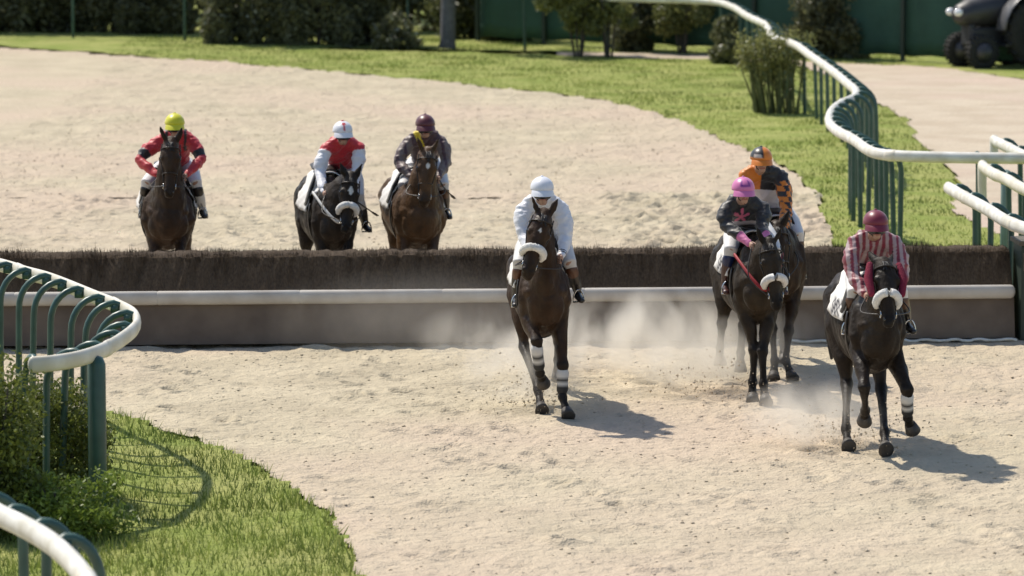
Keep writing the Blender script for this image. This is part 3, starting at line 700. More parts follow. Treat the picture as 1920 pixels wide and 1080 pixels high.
def horse(S):
    a = S['yaw']; sa, ca = math.sin(a), math.cos(a)
    def W(v): return Vector(((v[0] + v[1] * sa) / ca, v[1], v[2]))
    root = empty('racehorse', S['loc'], a, label=S['label'], cat='horse', group='racehorses cantering on the track')
    wd = S.get('wd', 1.0); WD[0] = wd; sk = Skel()
    sk.tube('trunk', [(0, t[0], t[1]) for t in TRUNK], [(t[2] * wd, t[3]) for t in TRUNK], seg=22)
    sk.tube('trunk', [(0, .12, 1.36), (0, .45, 1.43), (0, .8, 1.34)], [(.10, .16), (.09, .17), (.1, .12)])
    for s in (-1, 1):
        sk.tube('trunk', [(s * .10 * wd, .18, 1.42), (s * .15 * wd, .02, 1.18), (s * .15 * wd, .1, .98)], [(.08, .14), (.10, .16), (.08, .12)])
        sk.ball('trunk', (s * .11 * wd, -.07, 1.06), (.12 * wd, .10, .17)); sk.tube('trunk', [(s * .19 * wd, .1, 1.3), (s * .225 * wd, .06, 1.1), (s * .19 * wd, .1, .95)], [.075, .085, .07])
        sk.tube('trunk', [(s * .13 * wd, 1.2, 1.36), (s * .15 * wd, 1.45, 1.25), (s * .14 * wd, 1.6, 1.1)], [.14 * wd, .17 * wd, .13 * wd])
    pol = W(S['poll']); muz = W(S['muz'])
    p0 = Vector((0, .10, 1.20)); p1 = Vector((pol.x * .25, -.08, 1.42)); u = (muz - pol).normalized()
    p3 = pol + Vector((0, .05, -.03)); p2 = p0.lerp(p3, .62) + Vector((0, .02, .07))
    bz = lambda t: p0 * (1 - t) ** 3 + p1 * 3 * t * (1 - t) ** 2 + p2 * 3 * t * t * (1 - t) + p3 * t ** 3
    nk = [bz(i / 6) for i in range(7)]
    sk.tube('neck', nk, [(.235 * wd, .29), (.215 * wd, .28), (.178 * wd, .245), (.145 * wd + .01, .205), (.12 * wd + .02, .17), (.10, .145), (.09, .12)], seg=18)
    # head
    f = Vector((0, -1, 0)); side = u.cross(f).normalized()
    if side.x < 0: side = -side
    fr = side.cross(u).normalized()
    if fr.y > 0: fr = -fr
    if abs(u.y) > .75 and fr.z < 0: fr = -fr
    HL = .60
    hp = lambda t, n=0, l=0: pol + u * (t * HL) + fr * n + side * l
    sk.tube('head', [hp(-.02, -.02), hp(.15, .0), hp(.32, .0), hp(.5, .012), (hp(.68, .01)), hp(.84, .0), hp(.97, -.012)],
            [(.075, .10), (.098, .125), (.105, .12), (.078, .095), (.062, .072), (.06, .06), (.055, .05)], lat=side, seg=16)
    for s in (-1, 1):
        sk.ball('head', hp(.28, -.06, s * .045), (.055, .09, .10))        # jowl
        sk.ball('head', hp(.30, .055, s * .082), (.03, .035, .04))        # eye ridge
        sk.ball('head', hp(.92, .02, s * .035), (.027, .03, .03))         # nostril
        e0 = hp(-.02, .02, s * .055); ex = ((Vector((0, .75, .45)) if S.get('earback') else Vector((0, -.1, 1))) + side * s * (.25 if S.get('earback') else .42)).normalized()
        sk.tube('ear', [e0, e0 + ex * .07, e0 + ex * .13, e0 + ex * .185], [(.022, .022), (.036, .024), (.026, .016), (.007, .006)], lat=side, seg=10)
    # legs
    def fore(s, J):
        kn, fe, ho = (W(q) for q in J[:3]); el = Vector((s * (.165 if wd > .9 else .14), .17, .96))
        sk.tube('leg', [Vector((s * .14 * wd, .12, 1.12)), el, el.lerp(kn, .45), el.lerp(kn, .85), kn, kn.lerp(fe, .15), kn.lerp(fe, .5), kn.lerp(fe, .88), fe, fe.lerp(ho, .5), ho],
                [(.12, .14), (.105, .125), (.074, .092), (.050, .060), (.064, .068), (.046, .052), (.033, .043), (.035, .046), (.052, .058), (.036, .040), (.047, .052)])
        return kn, fe, ho
    def hind(s, J):
        ho_, fe, hf = (W(q) for q in J[:3]); st = (Vector((s * .17 * wd, 1.12, .98)).lerp(ho_, .12) if len(J) < 4 else W(J[3]))
        sk.tube('leg', [Vector((s * .15 * wd, 1.4, 1.24)), st + Vector((0, .1, .06)), st.lerp(ho_, .5), st.lerp(ho_, .88), ho_, ho_.lerp(fe, .18), ho_.lerp(fe, .5), ho_.lerp(fe, .88), fe, fe.lerp(hf, .5), hf],
                [(.155, .22), (.135, .18), (.084, .115), (.050, .066), (.060, .074), (.046, .058), (.035, .046), (.037, .048), (.052, .058), (.036, .042), (.047, .052)])
        return ho_, fe, hf
    legs = [fore(-1, S['fl']), fore(1, S['fr']), hind(-1, S['hl']), hind(1, S['hr'])]
    coat = np.array(S['coat']); blk = np.array(S.get('points', (.014, .010, .007))); wt = np.array((.62, .60, .55))
    hu = np.array(u); hpol = np.array(pol); hs = np.array(side); hf_ = np.array(fr)
    star = S.get('star', 0); socks = S.get('socks', (0, 0, 0, 0))
    def cf(co, nm, t):
        c = np.repeat(coat[None], len(co), 0)
        m = nm == 'leg'; k = np.clip((t[m] - .30) / .12, 0, 1)[:, None]; c[m] = c[m] * (1 - k) + blk * k
        c[nm == 'ear'] = coat * .6
        q = (nm == 'head'); rel = co - hpol; al = rel @ hu; la = rel @ hs; fn = rel @ hf_
        k = (np.clip((al - .42) / .12, 0, 1) * q)[:, None]; c = c * (1 - k) + (coat * .45) * k
        if star:
            m = q & (np.abs(al - .17) * .8 + np.abs(la) * 1.3 < star) & (fn > 0); c[m] = wt
        for i, s in enumerate(socks):
            if s:
                kn, fe, ho = legs[i]; d = np.linalg.norm(co - np.array(fe.lerp(ho, .6)), axis=1); m = (nm == 'leg') & (d < s); c[m] = np.array((.5, .47, .42))
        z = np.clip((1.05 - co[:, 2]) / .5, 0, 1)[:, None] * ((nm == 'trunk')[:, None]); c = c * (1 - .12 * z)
        return c
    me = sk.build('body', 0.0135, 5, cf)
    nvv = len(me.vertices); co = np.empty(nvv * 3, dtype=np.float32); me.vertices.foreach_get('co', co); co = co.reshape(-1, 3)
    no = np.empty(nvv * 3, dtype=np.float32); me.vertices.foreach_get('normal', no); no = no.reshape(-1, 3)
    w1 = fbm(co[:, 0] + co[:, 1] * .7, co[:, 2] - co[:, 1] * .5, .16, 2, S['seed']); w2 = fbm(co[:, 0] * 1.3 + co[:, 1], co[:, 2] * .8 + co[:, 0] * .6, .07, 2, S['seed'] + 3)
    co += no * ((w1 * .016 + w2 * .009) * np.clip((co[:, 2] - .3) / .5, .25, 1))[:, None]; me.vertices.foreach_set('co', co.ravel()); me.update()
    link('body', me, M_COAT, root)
    # hooves
    for kn, fe, ho in legs:
        d = (ho - fe).normalized(); fw = Vector((0, -1, 0)); fw = (fw - d * fw.dot(d)).normalized()
        c = ho + d * .02
        simple('hoof', [tube([c - d * .01, c + d * .035 + fw * .012, c + d * .075 + fw * .024], [(.050, .054), (.060, .068), (.069, .080)], lat=d.cross(fw), seg=16, cap=1, flat=True)], M_HOOF, root)
    for s in (-1, 1): simple('eye', [ball(hp(.305, .052, s * .100), .019)], M_EYE, root)
    for s in (-1, 1): simple('nostril', [ball(hp(.945, .030, s * .042), (.010, .009, .014))], M_EYE, root)
    # mane and forelock, tail
    mp = []; rr_ = random.Random(S['seed'])
    for i in range(34):
        t = .12 + .86 * i / 33; b = bz(t); tn = (bz(min(t + .02, 1)) - bz(max(t - .02, 0))).normalized(); up = Vector((1, 0, 0)).cross(tn)
        if up.z < 0: up = -up
        h = np.interp(t, [0, .5, 1], [.27, .19, .11]); o = b + up * h; sd = S.get('mside', 1)
        L = rr_.uniform(.09, .16)
        mp.append(tube([o - up * .02, o + Vector((sd * .035, 0, .012)), o + Vector((sd * .085, rr_.uniform(-.02, .02), -L))], [(.012, .02), (.012, .02), (.003, .006)], seg=6, cap=1))
    for i in range(5):
        o = hp(-.03, .05, rr_.uniform(-.03, .03)); mp.append(tube([o, hp(.08, .125, rr_.uniform(-.03, .03)), hp(.2, .128, rr_.uniform(-.04, .04))], [.010, .012, .003], seg=6, cap=1))
    simple('mane', mp, M_HAIR, root)
    simple('tail', [tube([(0, 1.70, 1.38), (0, 1.90, 1.36), (S['tail'] * .02, 2.10, 1.16), (S['tail'] * .03, 2.2, .85), (S['tail'] * .03, 2.2, .6)], [(.035, .035), (.05, .05), (.08, .06), (.07, .05), (.015, .015)], seg=12)], M_HAIR, root)
    # bridle
    br = []
    def loop(t, w, n, r=.007, a0=0, a1=2 * math.pi, k=22, off=0): return [hp(t, off + math.cos(a0 + (a1 - a0) * i / k) * n, math.sin(a0 + (a1 - a0) * i / k) * w) for i in range(k + 1)]
    br.append(tube(loop(.13, .108, .137), [(.010, .006)] * 23, seg=6, cap=1)); br.append(tube(loop(.60, .078, .092), [(.010, .006)] * 23, seg=6, cap=1))
    for s in (-1, 1): br.append(tube([hp(.05, .06, s * .10), hp(.3, .02, s * .115), hp(.55, .01, s * .082), hp(.82, -.01, s * .066)], [.006] * 4, seg=6, cap=1))
    bd = simple('bridle', br, M_LEATH, root)
    for s in (-1, 1): simple('bit_ring', [tube([hp(.82, -.01 + math.cos(q) * .03, s * .068) + u * (math.sin(q) * .03) for q in np.linspace(0, 2 * math.pi, 13)], [.005] * 13, seg=6, cap=1)], M_STEEL, bd)
    if S.get('fleece'):
        k = 14; arc = [hp(.56 + .10 * (q / 1.9) ** 2, math.cos(q) * .105 + .005, math.sin(q) * .098) for i, q in enumerate(np.linspace(-1.9, 1.9, k))]
        fm = M_FLEECE
        simple('noseband_fleece', [tube(arc, [.028] + [.038] * (k - 2) + [.028], seg=12)], fm, bd)
    if S.get('cheek'):
        for s in (-1, 1): simple('cheek_fleece', [tube([hp(.02, .03, s * .13), hp(.25, .03, s * .155), hp(.5, .02, s * .135)], [.03, .042, .03], seg=12)], M_MAROONF, bd)
    # saddle cloth, saddle, girth, straps
    V = []; F = []; nx, nth = 15, 31; cl = []
    base = np.array(S.get('cloth', (.72, .70, .66)))
    for i in range(nx):
        y = .42 + .62 * i / (nx - 1)
        for j in range(nth):
            th = -1.42 + 2.84 * j / (nth - 1); of = .022 + .008 * math.sin(j * 1.7 + i) * (abs(th) > .8)
            v = trunk_at(y, th, of)
            if abs(th) < .6: v.z = max(v.z, 1.13 + .375 * 1 + .11 * math.cos(th * 2.2))
            V.append(v); cc = base
            if S.get('cloth_mark') and abs(th) > .95 and abs(th) < 1.35 and 4 <= i <= 10 and (i + j) % 3 != 0: cc = np.array((.02, .02, .03))
            cl.append(cc)
    for i in range(nx - 1):
        for j in range(nth - 1): F.append((i * nth + j, i * nth + j + 1, (i + 1) * nth + j + 1, (i + 1) * nth + j))
    o = link('saddle_cloth', mesh_np('saddle_cloth', V, F, True, np.array(cl)), M_CLOTHW, root); sm = o.modifiers.new('s', 'SOLIDIFY'); sm.thickness = .012; sm.offset = 1
    sdl = simple('saddle', [tube([(0, .5, 1.63), (0, .62, 1.645), (0, .8, 1.625), (0, .97, 1.66)], [(.07, .025), (.13, .035), (.15, .03), (.15, .035)], seg=14)]
                 + [tube([(s * .12, .58, 1.60), (s * .25 * wd, .52, 1.42), (s * .315 * wd, .52, 1.25)], [(.03, .11), (.022, .13), (.015, .1)], lat=(s, 0, -.4), seg=12) for s in (-1, 1)], M_LEATH, root)
    simple('girth', [tube([trunk_at(.36, q, .014) for q in np.linspace(1.2, 2 * math.pi - 1.2, 20)], [(.035, .008)] * 20, lat=(0, 1, 0), seg=8, cap=1)], M_LEATH, root)
    if S.get('strap'):
        bpth = []
        for i in range(17):
            q = -1 + 2 * i / 16
            y = .20 - .42 * (1 - q * q) ** .8 - .03; z = 1.42 - .30 * (1 - abs(q) ** 1.6); x = q * .22
            wdt = np.interp(y, [t[0] for t in TRUNK], [t[2] for t in TRUNK])
            x = max(-wdt - .02, min(wdt + .02, q * .235)); bpth.append(Vector((x, y - .02, z)))
        simple('breastplate', [tube(bpth, [(.018, .012)] * 17, lat=(0, 0, 1), seg=8, cap=1)], M_WHST if S['strap'] == 'white' else M_REDST, root)
    # leg boots / bandages
    for i, b in enumerate(S.get('boots', (0, 0, 0, 0))):
        if not b: continue
        kn, fe, ho = legs[i]; V, F = tube([kn.lerp(fe, q) for q in (.22, .34, .46, .58, .70, .80)], [.060, .058, .054, .054, .055, .054], seg=14, cap=1)
        cc = []
        for v in V:
            q = (v - kn).dot(fe - kn) / (fe - kn).length_squared
            cc.append((.6, .58, .54) if b == 1 and (q < .38 or .52 < q < .66) else ((.02, .02, .02) if b == 1 else (.5, .48, .44)))
        simple('leg_boot', [(V, F)], M_BAND, root, cols=np.array(cc))
    S['_W'] = W; S['_hp'] = hp; S['_root'] = root
    return root

# ------------------------------------------------------------------ jockeys
M_SILK = mat('racing_silk', rough=0.5, attr=True, var=0.04, bump=0.008, bscale=14, sheen=0.2); M_SKIN = mat('skin', (0.42, 0.25, 0.18), 0.55, attr=True)
M_BREECH = mat('white_breeches', (0.70, 0.69, 0.68), 0.6, attr=True, var=0.03, bump=0.006, bscale=16); M_BOOT = mat('riding_boot', rough=0.35, attr=True); M_CAP = mat('cap_silk', rough=0.4, attr=True, sheen=.1)
M_GOGG = mat('goggle_lens', (0.015, 0.017, 0.02), 0.12); M_GLOVE = (0.30, 0.19, 0.14)

def jockey(S, J):
    a = S['yaw']; W = S['_W']
    root = empty('person', S['loc'], a, label=J['label'], cat='person', group='jockeys riding the horses')
    hx = J['hx']; dz = J['top'] - 2.25; px = J.get('px', hx * .4)
    up = J.get('up', 0)            # more upright torso moves head back
    head = W((hx, .17 + up, 2.115 + dz)); neck = W((hx, .33 + up, 2.045 + dz)); ch = W((hx * .8 + px * .2, .46 + up, 1.94 + dz)); wa = W((px * .7 + hx * .3, .68 + up * .5, 1.76 + dz * .6)); pe = W((px, .88, 1.66 + J.get('pz', 0)))
    sh = [W((hx * .85 + s * .178, .36 + up, 1.935 + dz)) for s in (-1, 1)]
    el = [W((J['el'][i][0], J['el'][i][1], J['el'][i][2])) for i in (0, 1)]
    ha = [W(J['ha'][i]) for i in (0, 1)]
    kn = [W((J['kn'][i][0], .36, J['kn'][i][1])) for i in (0, 1)]
    an = [W((J['an'][i][0], .62, J['an'][i][1])) for i in (0, 1)]
    hip = [pe + Vector((s * .1, 0, -.02)) for s in (-1, 1)]
    sk = Skel()
    # face looks along -y, tilted down slightly
    sk.ball('head', head + Vector((0, .01, .03)), (.078, .098, .092)); sk.tube('head', [head + Vector((0, -.03, .0)), head + Vector((0, -.055, -.075))], [(.062, .06), (.036, .035)])
    sk.tube('head', [head + Vector((0, -.092, .008)), head + Vector((0, -.108, -.025))], [(.010, .010), (.016, .014)])
    sk.tube('head', [head + Vector((-.022, -.088, -.058)), head + Vector((.022, -.088, -.058))], [.009, .009], lat=(0, 0, 1))
    for s in (-1, 1):
        sk.ball('head', head + Vector((s * .078, .01, -.01)), (.012, .02, .03)); sk.ball('head', head + Vector((s * .034, -.075, -.02)), (.022, .018, .02))
    sk.tube('neck', [neck + Vector((0, .03, -.04)), head + Vector((0, .02, -.03))], [.06, .052])
    sk.tube('torso', [ch, wa, pe], [(.13, .09), (.11, .08), (.12, .09)])
    raw = []
    for i, s in enumerate((-1, 1)):
        sk.tube('arm', [sh[i], el[i], ha[i]], [.048, .038, .026]); sk.tube('leg', [hip[i], kn[i], an[i]], [.075, .052, .038])
        fdir = Vector((0, -1, -.25)).normalized(); pc = ha[i] + fdir * .035
        inn = Vector((-s, 0, 0))
        sk.tube('hand', [ha[i], pc + fdir * .02], [(.022, .030), (.020, .038)], lat=(1, 0, 0))
        for k in range(4):
            b = pc + fdir * .035 + Vector((0, 0, .028 - .019 * k)); L = (.036, .041, .038, .030)[k]
            raw.append(tube([b, b + fdir * (L * .5) + inn * .012, b + fdir * (L * .35) + inn * .034, b - fdir * .004 + inn * .038], [.0095, .009, .0085, .007], seg=8, cap=2))
        tb = pc + Vector((0, 0, .03)) + inn * .01; raw.append(tube([tb, tb + inn * .018 + fdir * .018, tb + inn * .030 + fdir * .042 + Vector((0, 0, -.008))], [.011, .010, .008], seg=8, cap=2))
    skin = np.array(J.get('skin', (.40, .235, .165)))
    def cf(co, nm, t):
        c = np.repeat(skin[None], len(co), 0); hd = np.array(head)
        m = (nm == 'head') & (np.abs(co[:, 2] - hd[2] + .058) < .007) & (co[:, 1] < hd[1] - .07); c[m] = skin * np.array((.75, .45, .45))
        return c
    link('body', sk.build('body', .0085, 4, cf, raw), M_SKIN, root)
    for s in (-1, 1): simple('eye', [ball(head + Vector((s * .030, -.086, .012)), .012)], M_EYE, root)
    # jacket
    jk = Skel()
    jk.tube('torso', [neck + Vector((0, .02, -.03)), ch, ch.lerp(wa, .5), wa, pe + Vector((0, -.06, .02))], [(.075, .07), (.19, .115), (.175, .12), (.15, .125), (.15, .13)], seg=20)
    jk.tube('torso', [sh[0], (sh[0] + sh[1]) / 2 + Vector((0, .05, .05)), sh[1]], [.066, .09, .066], lat=(0, 0, 1))
    for i in (0, 1): jk.tube('torso', [neck + Vector((0, .03, -.02)), (neck + sh[i]) / 2 + Vector((0, .03, .022)), sh[i]], [.07, .066, .064])
    jk.tube('collar', [neck + Vector((0, 0, -.02)), neck + Vector((0, -.01, .02))], [.068, .06])
    for i, s in enumerate((-1, 1)):
        nm = 'arm_l' if s < 0 else 'arm_r'
        m1 = sh[i].lerp(el[i], .5) + Vector((s * .018, 0, .0)); m2 = el[i].lerp(ha[i], .5) + Vector((0, 0, -.006))
        jk.tube(nm, [sh[i], m1, el[i], m2, el[i].lerp(ha[i], .94)], [.076, .078, .064, .056, .036], seg=14)
    jme = jk.build('jacket', .0105, 4, lambda co, nm, t: J['jacket'](co, nm, t, np.array(ch), np.array(neck)))
    # cloth folds
    jme_co = np.empty(len(jme.vertices) * 3, dtype=np.float32); jme.vertices.foreach_get('co', jme_co); jme_co = jme_co.reshape(-1, 3)
    no = np.empty(len(jme.vertices) * 3, dtype=np.float32); jme.vertices.foreach_get('normal', no); no = no.reshape(-1, 3)
    ww = fbm(jme_co[:, 0] * 1.0 + jme_co[:, 1] * .9 + jme_co[:, 2] * .5, jme_co[:, 2] * 1.6 - jme_co[:, 0] * .6, .085, 3, S['seed']); ww = np.where(ww > 0, ww, ww * .4); jme_co += no * (ww * .024)[:, None]
    jme.vertices.foreach_set('co', jme_co.ravel()); jme.update()
    link('jacket', jme, M_SILK, root)
    bk = Skel()
    bk.tube('seat', [wa.lerp(pe, .6), pe, pe + Vector((0, .05, -.03))], [(.145, .12), (.165, .14), (.14, .12)], seg=18)
    for i, s in enumerate((-1, 1)): bk.tube('leg', [hip[i], hip[i].lerp(kn[i], .5) + Vector((s * .02, 0, 0)), kn[i], kn[i].lerp(an[i], .35)], [.108, .092, .068, .05], seg=14)
    bc = np.array(J.get('breeches', (.66, .65, .64)))
    link('breeches', bk.build('breeches', .0105, 4, lambda co, nm, t: np.repeat(bc[None], len(co), 0)), M_BREECH, root)
    for i, s in enumerate((-1, 1)):
        qk = Skel(); toe = an[i] + Vector((s * .02, -.20, -.07))
        qk.tube('shaft', [kn[i].lerp(an[i], .22), kn[i].lerp(an[i], .6), an[i]], [.062, .060, .042]); qk.tube('foot', [an[i] + Vector((0, .05, -.03)), an[i] + Vector((0, -.06, -.045)), toe], [(.036, .034), (.038, .036), (.036, .026)])
        b0, b1 = np.array(J.get('boot', (.015, .012, .010))), np.array(J.get('boot_top', (.10, .045, .022)))
        b2 = np.array(J.get('boot_foot', J.get('boot', (.015, .012, .010))))
        link('boot', qk.build('boot', .0095, 3, lambda co, nm, t: np.where(((nm == 'shaft') & (t < .22))[:, None], b1, np.where((nm == 'foot')[:, None], b2, b0))), M_BOOT, root)
        # stirrup and leather hang from the saddle (parts of the horse)
        bb = an[i] + Vector((0, -.13, -.09)); st_ = [bb + Vector((-.055, 0, 0)), bb + Vector((.055, 0, 0))]
        hoop = [bb + Vector((math.cos(q) * .055, 0, math.sin(q) * .12 if q <= math.pi else 0)) for q in np.linspace(0, math.pi, 11)]
        hoop = hoop + [hoop[0]]
        stp = simple('stirrup', [tube(hoop, [.008] * len(hoop), seg=6, cap=1), box(bb, (.11, .05, .012))], M_STEEL, S['_root'])
        simple('stirrup_leather', [tube([bb + Vector((0, .0, .12)), (bb + W((s * .26, .5, 1.45))) / 2 + Vector((0, 0, .05)), W((s * .26, .52, 1.45))], [(.004, .012)] * 3, lat=(1, 0, 0), seg=6, cap=1)], M_LEATH, S['_root'])
    # helmet with peak
    V, F = ball(Vector((0, 0, 0)), 1, 32, 20); V = [Vector(v) for v in V]; hc = head + Vector((0, .012, .04)); W2 = []; cc = []
    for v in V:
        x, y, z = v; zz = z if z > -.12 else -.12 + (z + .12) * .12
        q = Vector((x * .112, y * .138, zz * .112)); W2.append(hc + q); cc.append(J['cap'](x, y, z))
    pk = []; n = 14
    for j in range(4):
        for i in range(n + 1):
            th = -1.15 + 2.3 * i / n; rr_ = 1 + .12 * j; pk.append((hc + Vector((math.sin(th) * .108 * (1 + .04 * j), -math.cos(th) * (.128 + .016 * j), -.008 - .008 * j - .004 * j * j)), J['cap'](math.sin(th), -math.cos(th), -.05)))
    o = len(W2); W2 += [p[0] for p in pk]; cc += [p[1] for p in pk]
    F += [(o + j * (n + 1) + i, o + j * (n + 1) + i + 1, o + (j + 1) * (n + 1) + i + 1, o + (j + 1) * (n + 1) + i) for j in range(3) for i in range(n)]
    hm = link('helmet', mesh_np('helmet', W2, F, True, np.array(cc)), M_CAP, root)
    simple('button', [ball(hc + Vector((0, 0, .114)), (.014, .014, .008))], M_CAP, hm, cols=np.repeat(np.array([J['cap'](0, 0, 1)]), len(ball((0, 0, 0), 1)[0]), 0))
    gk = 11; arc = [head + Vector((math.sin(q) * .083, -math.cos(q) * .098 + .004, -.022)) for q in np.linspace(-1.15, 1.15, gk)]
    if J.get('goggles', True): simple('goggles', [tube(arc, [(.024, .012)] + [(.034, .014)] * (gk - 2) + [(.024, .012)], lat=(0, 0, 1), seg=10, cap=2)], M_GOGG, root)
    else: simple('goggles', [tube([p_ + Vector((0, -.012, .083)) for p_ in arc], [(.018, .010)] * gk, lat=(0, 0, 1), seg=10, cap=2)], M_GOGG, root)
    simple('chin_strap', [tube([head + Vector((-.08, -.01, .02)), head + Vector((-.052, -.05, -.06)), head + Vector((0, -.075, -.10)), head + Vector((.052, -.05, -.06)), head + Vector((.08, -.01, .02))], [.005] * 5, seg=6, cap=1)], M_LEATH, root)
    # reins, part of the horse's bridle
    hp = S['_hp']
    rp = []
    for i, s in enumerate((-1, 1)):
        A = hp(.82, -.01, s * .075); B = ha[i] + Vector((0, -.06, -.01)); md = A.lerp(B, .5) + Vector((s * .11, 0, -.05)); rp.append(tube(smooth_poly([A, md, B], 5), [.006] * 11, seg=6, cap=1))
    B0, B1 = [ha[i] + Vector((0, -.05, -.02)) for i in (0, 1)]; rp.append(tube([B0, (B0 + B1) / 2 + Vector((0, .03, -.05)), B1], [.007] * 3, seg=6, cap=1))
    simple('reins', rp, M_LEATH, S['_root'])
    if J.get('whip'):
        e = W(J['whip'][0]); s0 = W(J['whip'][1])
        wr = empty('riding_whip', S['loc'], a, label=J['whip'][2], cat='whip', group='whips held by jockeys')
        d = (e - s0).normalized()
        simple('shaft', [tube([s0, s0.lerp(e, .5), e], [.009, .008, .007], seg=8, cap=1)], M_LEATH, wr)
        simple('flap', [tube([e - d * .02, e + d * .05, e + d * .10], [(.012, .005), (.02, .005), (.016, .004)], seg=8, cap=1)], M_LEATH, wr)
        simple('grip', [tube([s0 - d * .03, s0 + d * .14], [.013, .012], seg=10, cap=2)], M_LEATH, wr)
    return root

def uni(col): return lambda co, nm, t, ch, nk: np.repeat(np.array(col)[None], len(co), 0)
RED, WHT, BLK, MAR, ORA, PNK, YEL, GRY = (.50, .018, .028), (.74, .74, .77), (.014, .014, .016), (.16, .012, .028), (.66, .19, .012), (.62, .16, .34), (.70, .55, .03), (.19, .135, .14)
def j_red(co, nm, t, ch, nk):
    c = uni(RED)(co, nm, t, ch, nk); arm = np.char.startswith(nm, 'arm'); c[arm & (t > .30) & (t < .46)] = BLK
    x = np.abs(co[:, 0] - nk[0]); c[~arm & (x > .085) & (x < .125) & (co[:, 2] > ch[2] - .12)] = (.03, .012, .012); return c
def j_redwhite(co, nm, t, ch, nk):
    c = uni(RED)(co, nm, t, ch, nk); arm = np.char.startswith(nm, 'arm'); c[arm & (t > .06)] = WHT; c[~arm & (co[:, 2] < ch[2] - .26)] = WHT; return c
def j_sash(co, nm, t, ch, nk):
    c = uni((.075, .035, .04))(co, nm, t, ch, nk); arm = np.char.startswith(nm, 'arm')
    c[arm] = (.165, .12, .105); an_ = np.floor(co[:, 0] * 28 + co[:, 2] * 4) % 3 == 0; c[arm & an_] = (.07, .03, .035)
    s = (co[:, 0] - nk[0]) + .105 + (co[:, 2] - nk[2]) * .42; c[~arm & (np.abs(s) < .035)] = YEL
    return c
def j_white(co, nm, t, ch, nk):
    c = uni(WHT)(co, nm, t, ch, nk); arm = np.char.startswith(nm, 'arm'); c[arm & (((t > .88) & (t < .91)) | ((t > .94) & (t < .97)))] = BLK; return c
def j_star(co, nm, t, ch, nk):
    c = uni(BLK)(co, nm, t, ch, nk); arm = np.char.startswith(nm, 'arm')
    x = co[:, 0] - nk[0]; z = co[:, 2] - (ch[2] - .07); an_ = np.arctan2(x, z); rad = np.hypot(x, z)
    lim = .046 + .036 * np.cos(5 * an_); c[~arm & (rad < np.maximum(lim, .022)) & (co[:, 1] < ch[1] + .05)] = (.55, .10, .19)
    c[~arm & (co[:, 2] < ch[2] - .13)] = (.42, .38, .42); c[arm & (t > .80)] = PNK; return c
def j_check(co, nm, t, ch, nk):
    c = uni(ORA)(co, nm, t, ch, nk); arm = np.char.startswith(nm, 'arm'); c[~arm & (co[:, 0] > nk[0] + .01)] = BLK
    q = (np.floor(co[:, 2] / .055) + np.floor((co[:, 0] + co[:, 1]) / .055)) % 2 == 0; c[(nm == 'arm_r') & (t > .1) & q] = BLK
    c[(nm == 'arm_r') & (t < .1)] = BLK; c[~arm & (co[:, 2] < ch[2] - .13)] = (.60, .57, .60); c[(nm == 'arm_l') & q & (t > .35)] = BLK; return c
def j_stripe(co, nm, t, ch, nk):
    c = uni((.22, .02, .04))(co, nm, t, ch, nk); s = np.floor((co[:, 0] - nk[0] + 2) / .03) % 2 == 0; c[s] = (.42, .30, .30); c[nm == 'collar'] = MAR; return c
def cap_uni(c): return lambda x, y, z: c
def cap_tri(x, y, z): return RED if (y < 0 and .15 < z < .85 and abs(x) < (z - .15) * .34) or z > .97 else WHT
def cap_pink(x, y, z):
    if y < 0 and .35 < z < .8 and abs(abs(x) - (.55 - .35 * z)) < .07: return (.16, .02, .22)
    if y < 0 and abs(z - .34) < .06 and abs(x) < .45: return (.16, .02, .22)
    return (.62, .17, .38)
def cap_orange(x, y, z):
    if y < 0 and abs(z - .2) < .14 and x < -.05 and x > -.75: return (.6, .5, .42)
    return ORA if (x > .08) != (z < .02) else (BLK if z > .1 else ORA)
BAY, DBAY, BLKC, LBAY = (.040, .021, .010), (.030, .016, .007), (.019, .012, .007), (.080, .042, .018)
def L(px, d): return ((px - 960) / FOC * d, d, 0)

def put(S, J): horse(S); jockey(S, J)
# leg joint lists: (view x, local y, z) of knee/hock, fetlock, hoof
put(dict(loc=L(312, 47.6), yaw=R(5), seed=1, coat=BAY, poll=(.06, -.24, 1.98), muz=(.05, -.44, 1.42), tail=1, star=0,
         label='dark bay horse at far left behind the hedge, under the yellow cap',
         fl=[(-.15, .0, .52), (-.15, .02, .2), (-.15, -.02, .07)], fr=[(.13, -.12, .7), (.12, .05, .42), (.12, .14, .34)], hl=[(-.2, 1.3, .55), (-.18, 1.1, .2), (-.18, 1.0, .07)], hr=[(.1, 1.5, .56), (.1, 1.55, .25), (.1, 1.6, .12)]),
    dict(label='jockey in red silks with black armbands and a bright yellow cap', hx=.07, top=2.27, el=[(-.33, .22, 1.76), (.36, .22, 1.76)], ha=[(-.10, -.02, 1.60), (.20, -.02, 1.60)], kn=[(-.27, 1.48), (.29, 1.48)], an=[(-.33, 1.17), (.34, 1.16)],
         jacket=j_red, cap=cap_uni((.66, .62, .02)), boot_top=(.02, .015, .012), boot=(.60, .58, .54), boot_foot=(.03, .025, .02)))
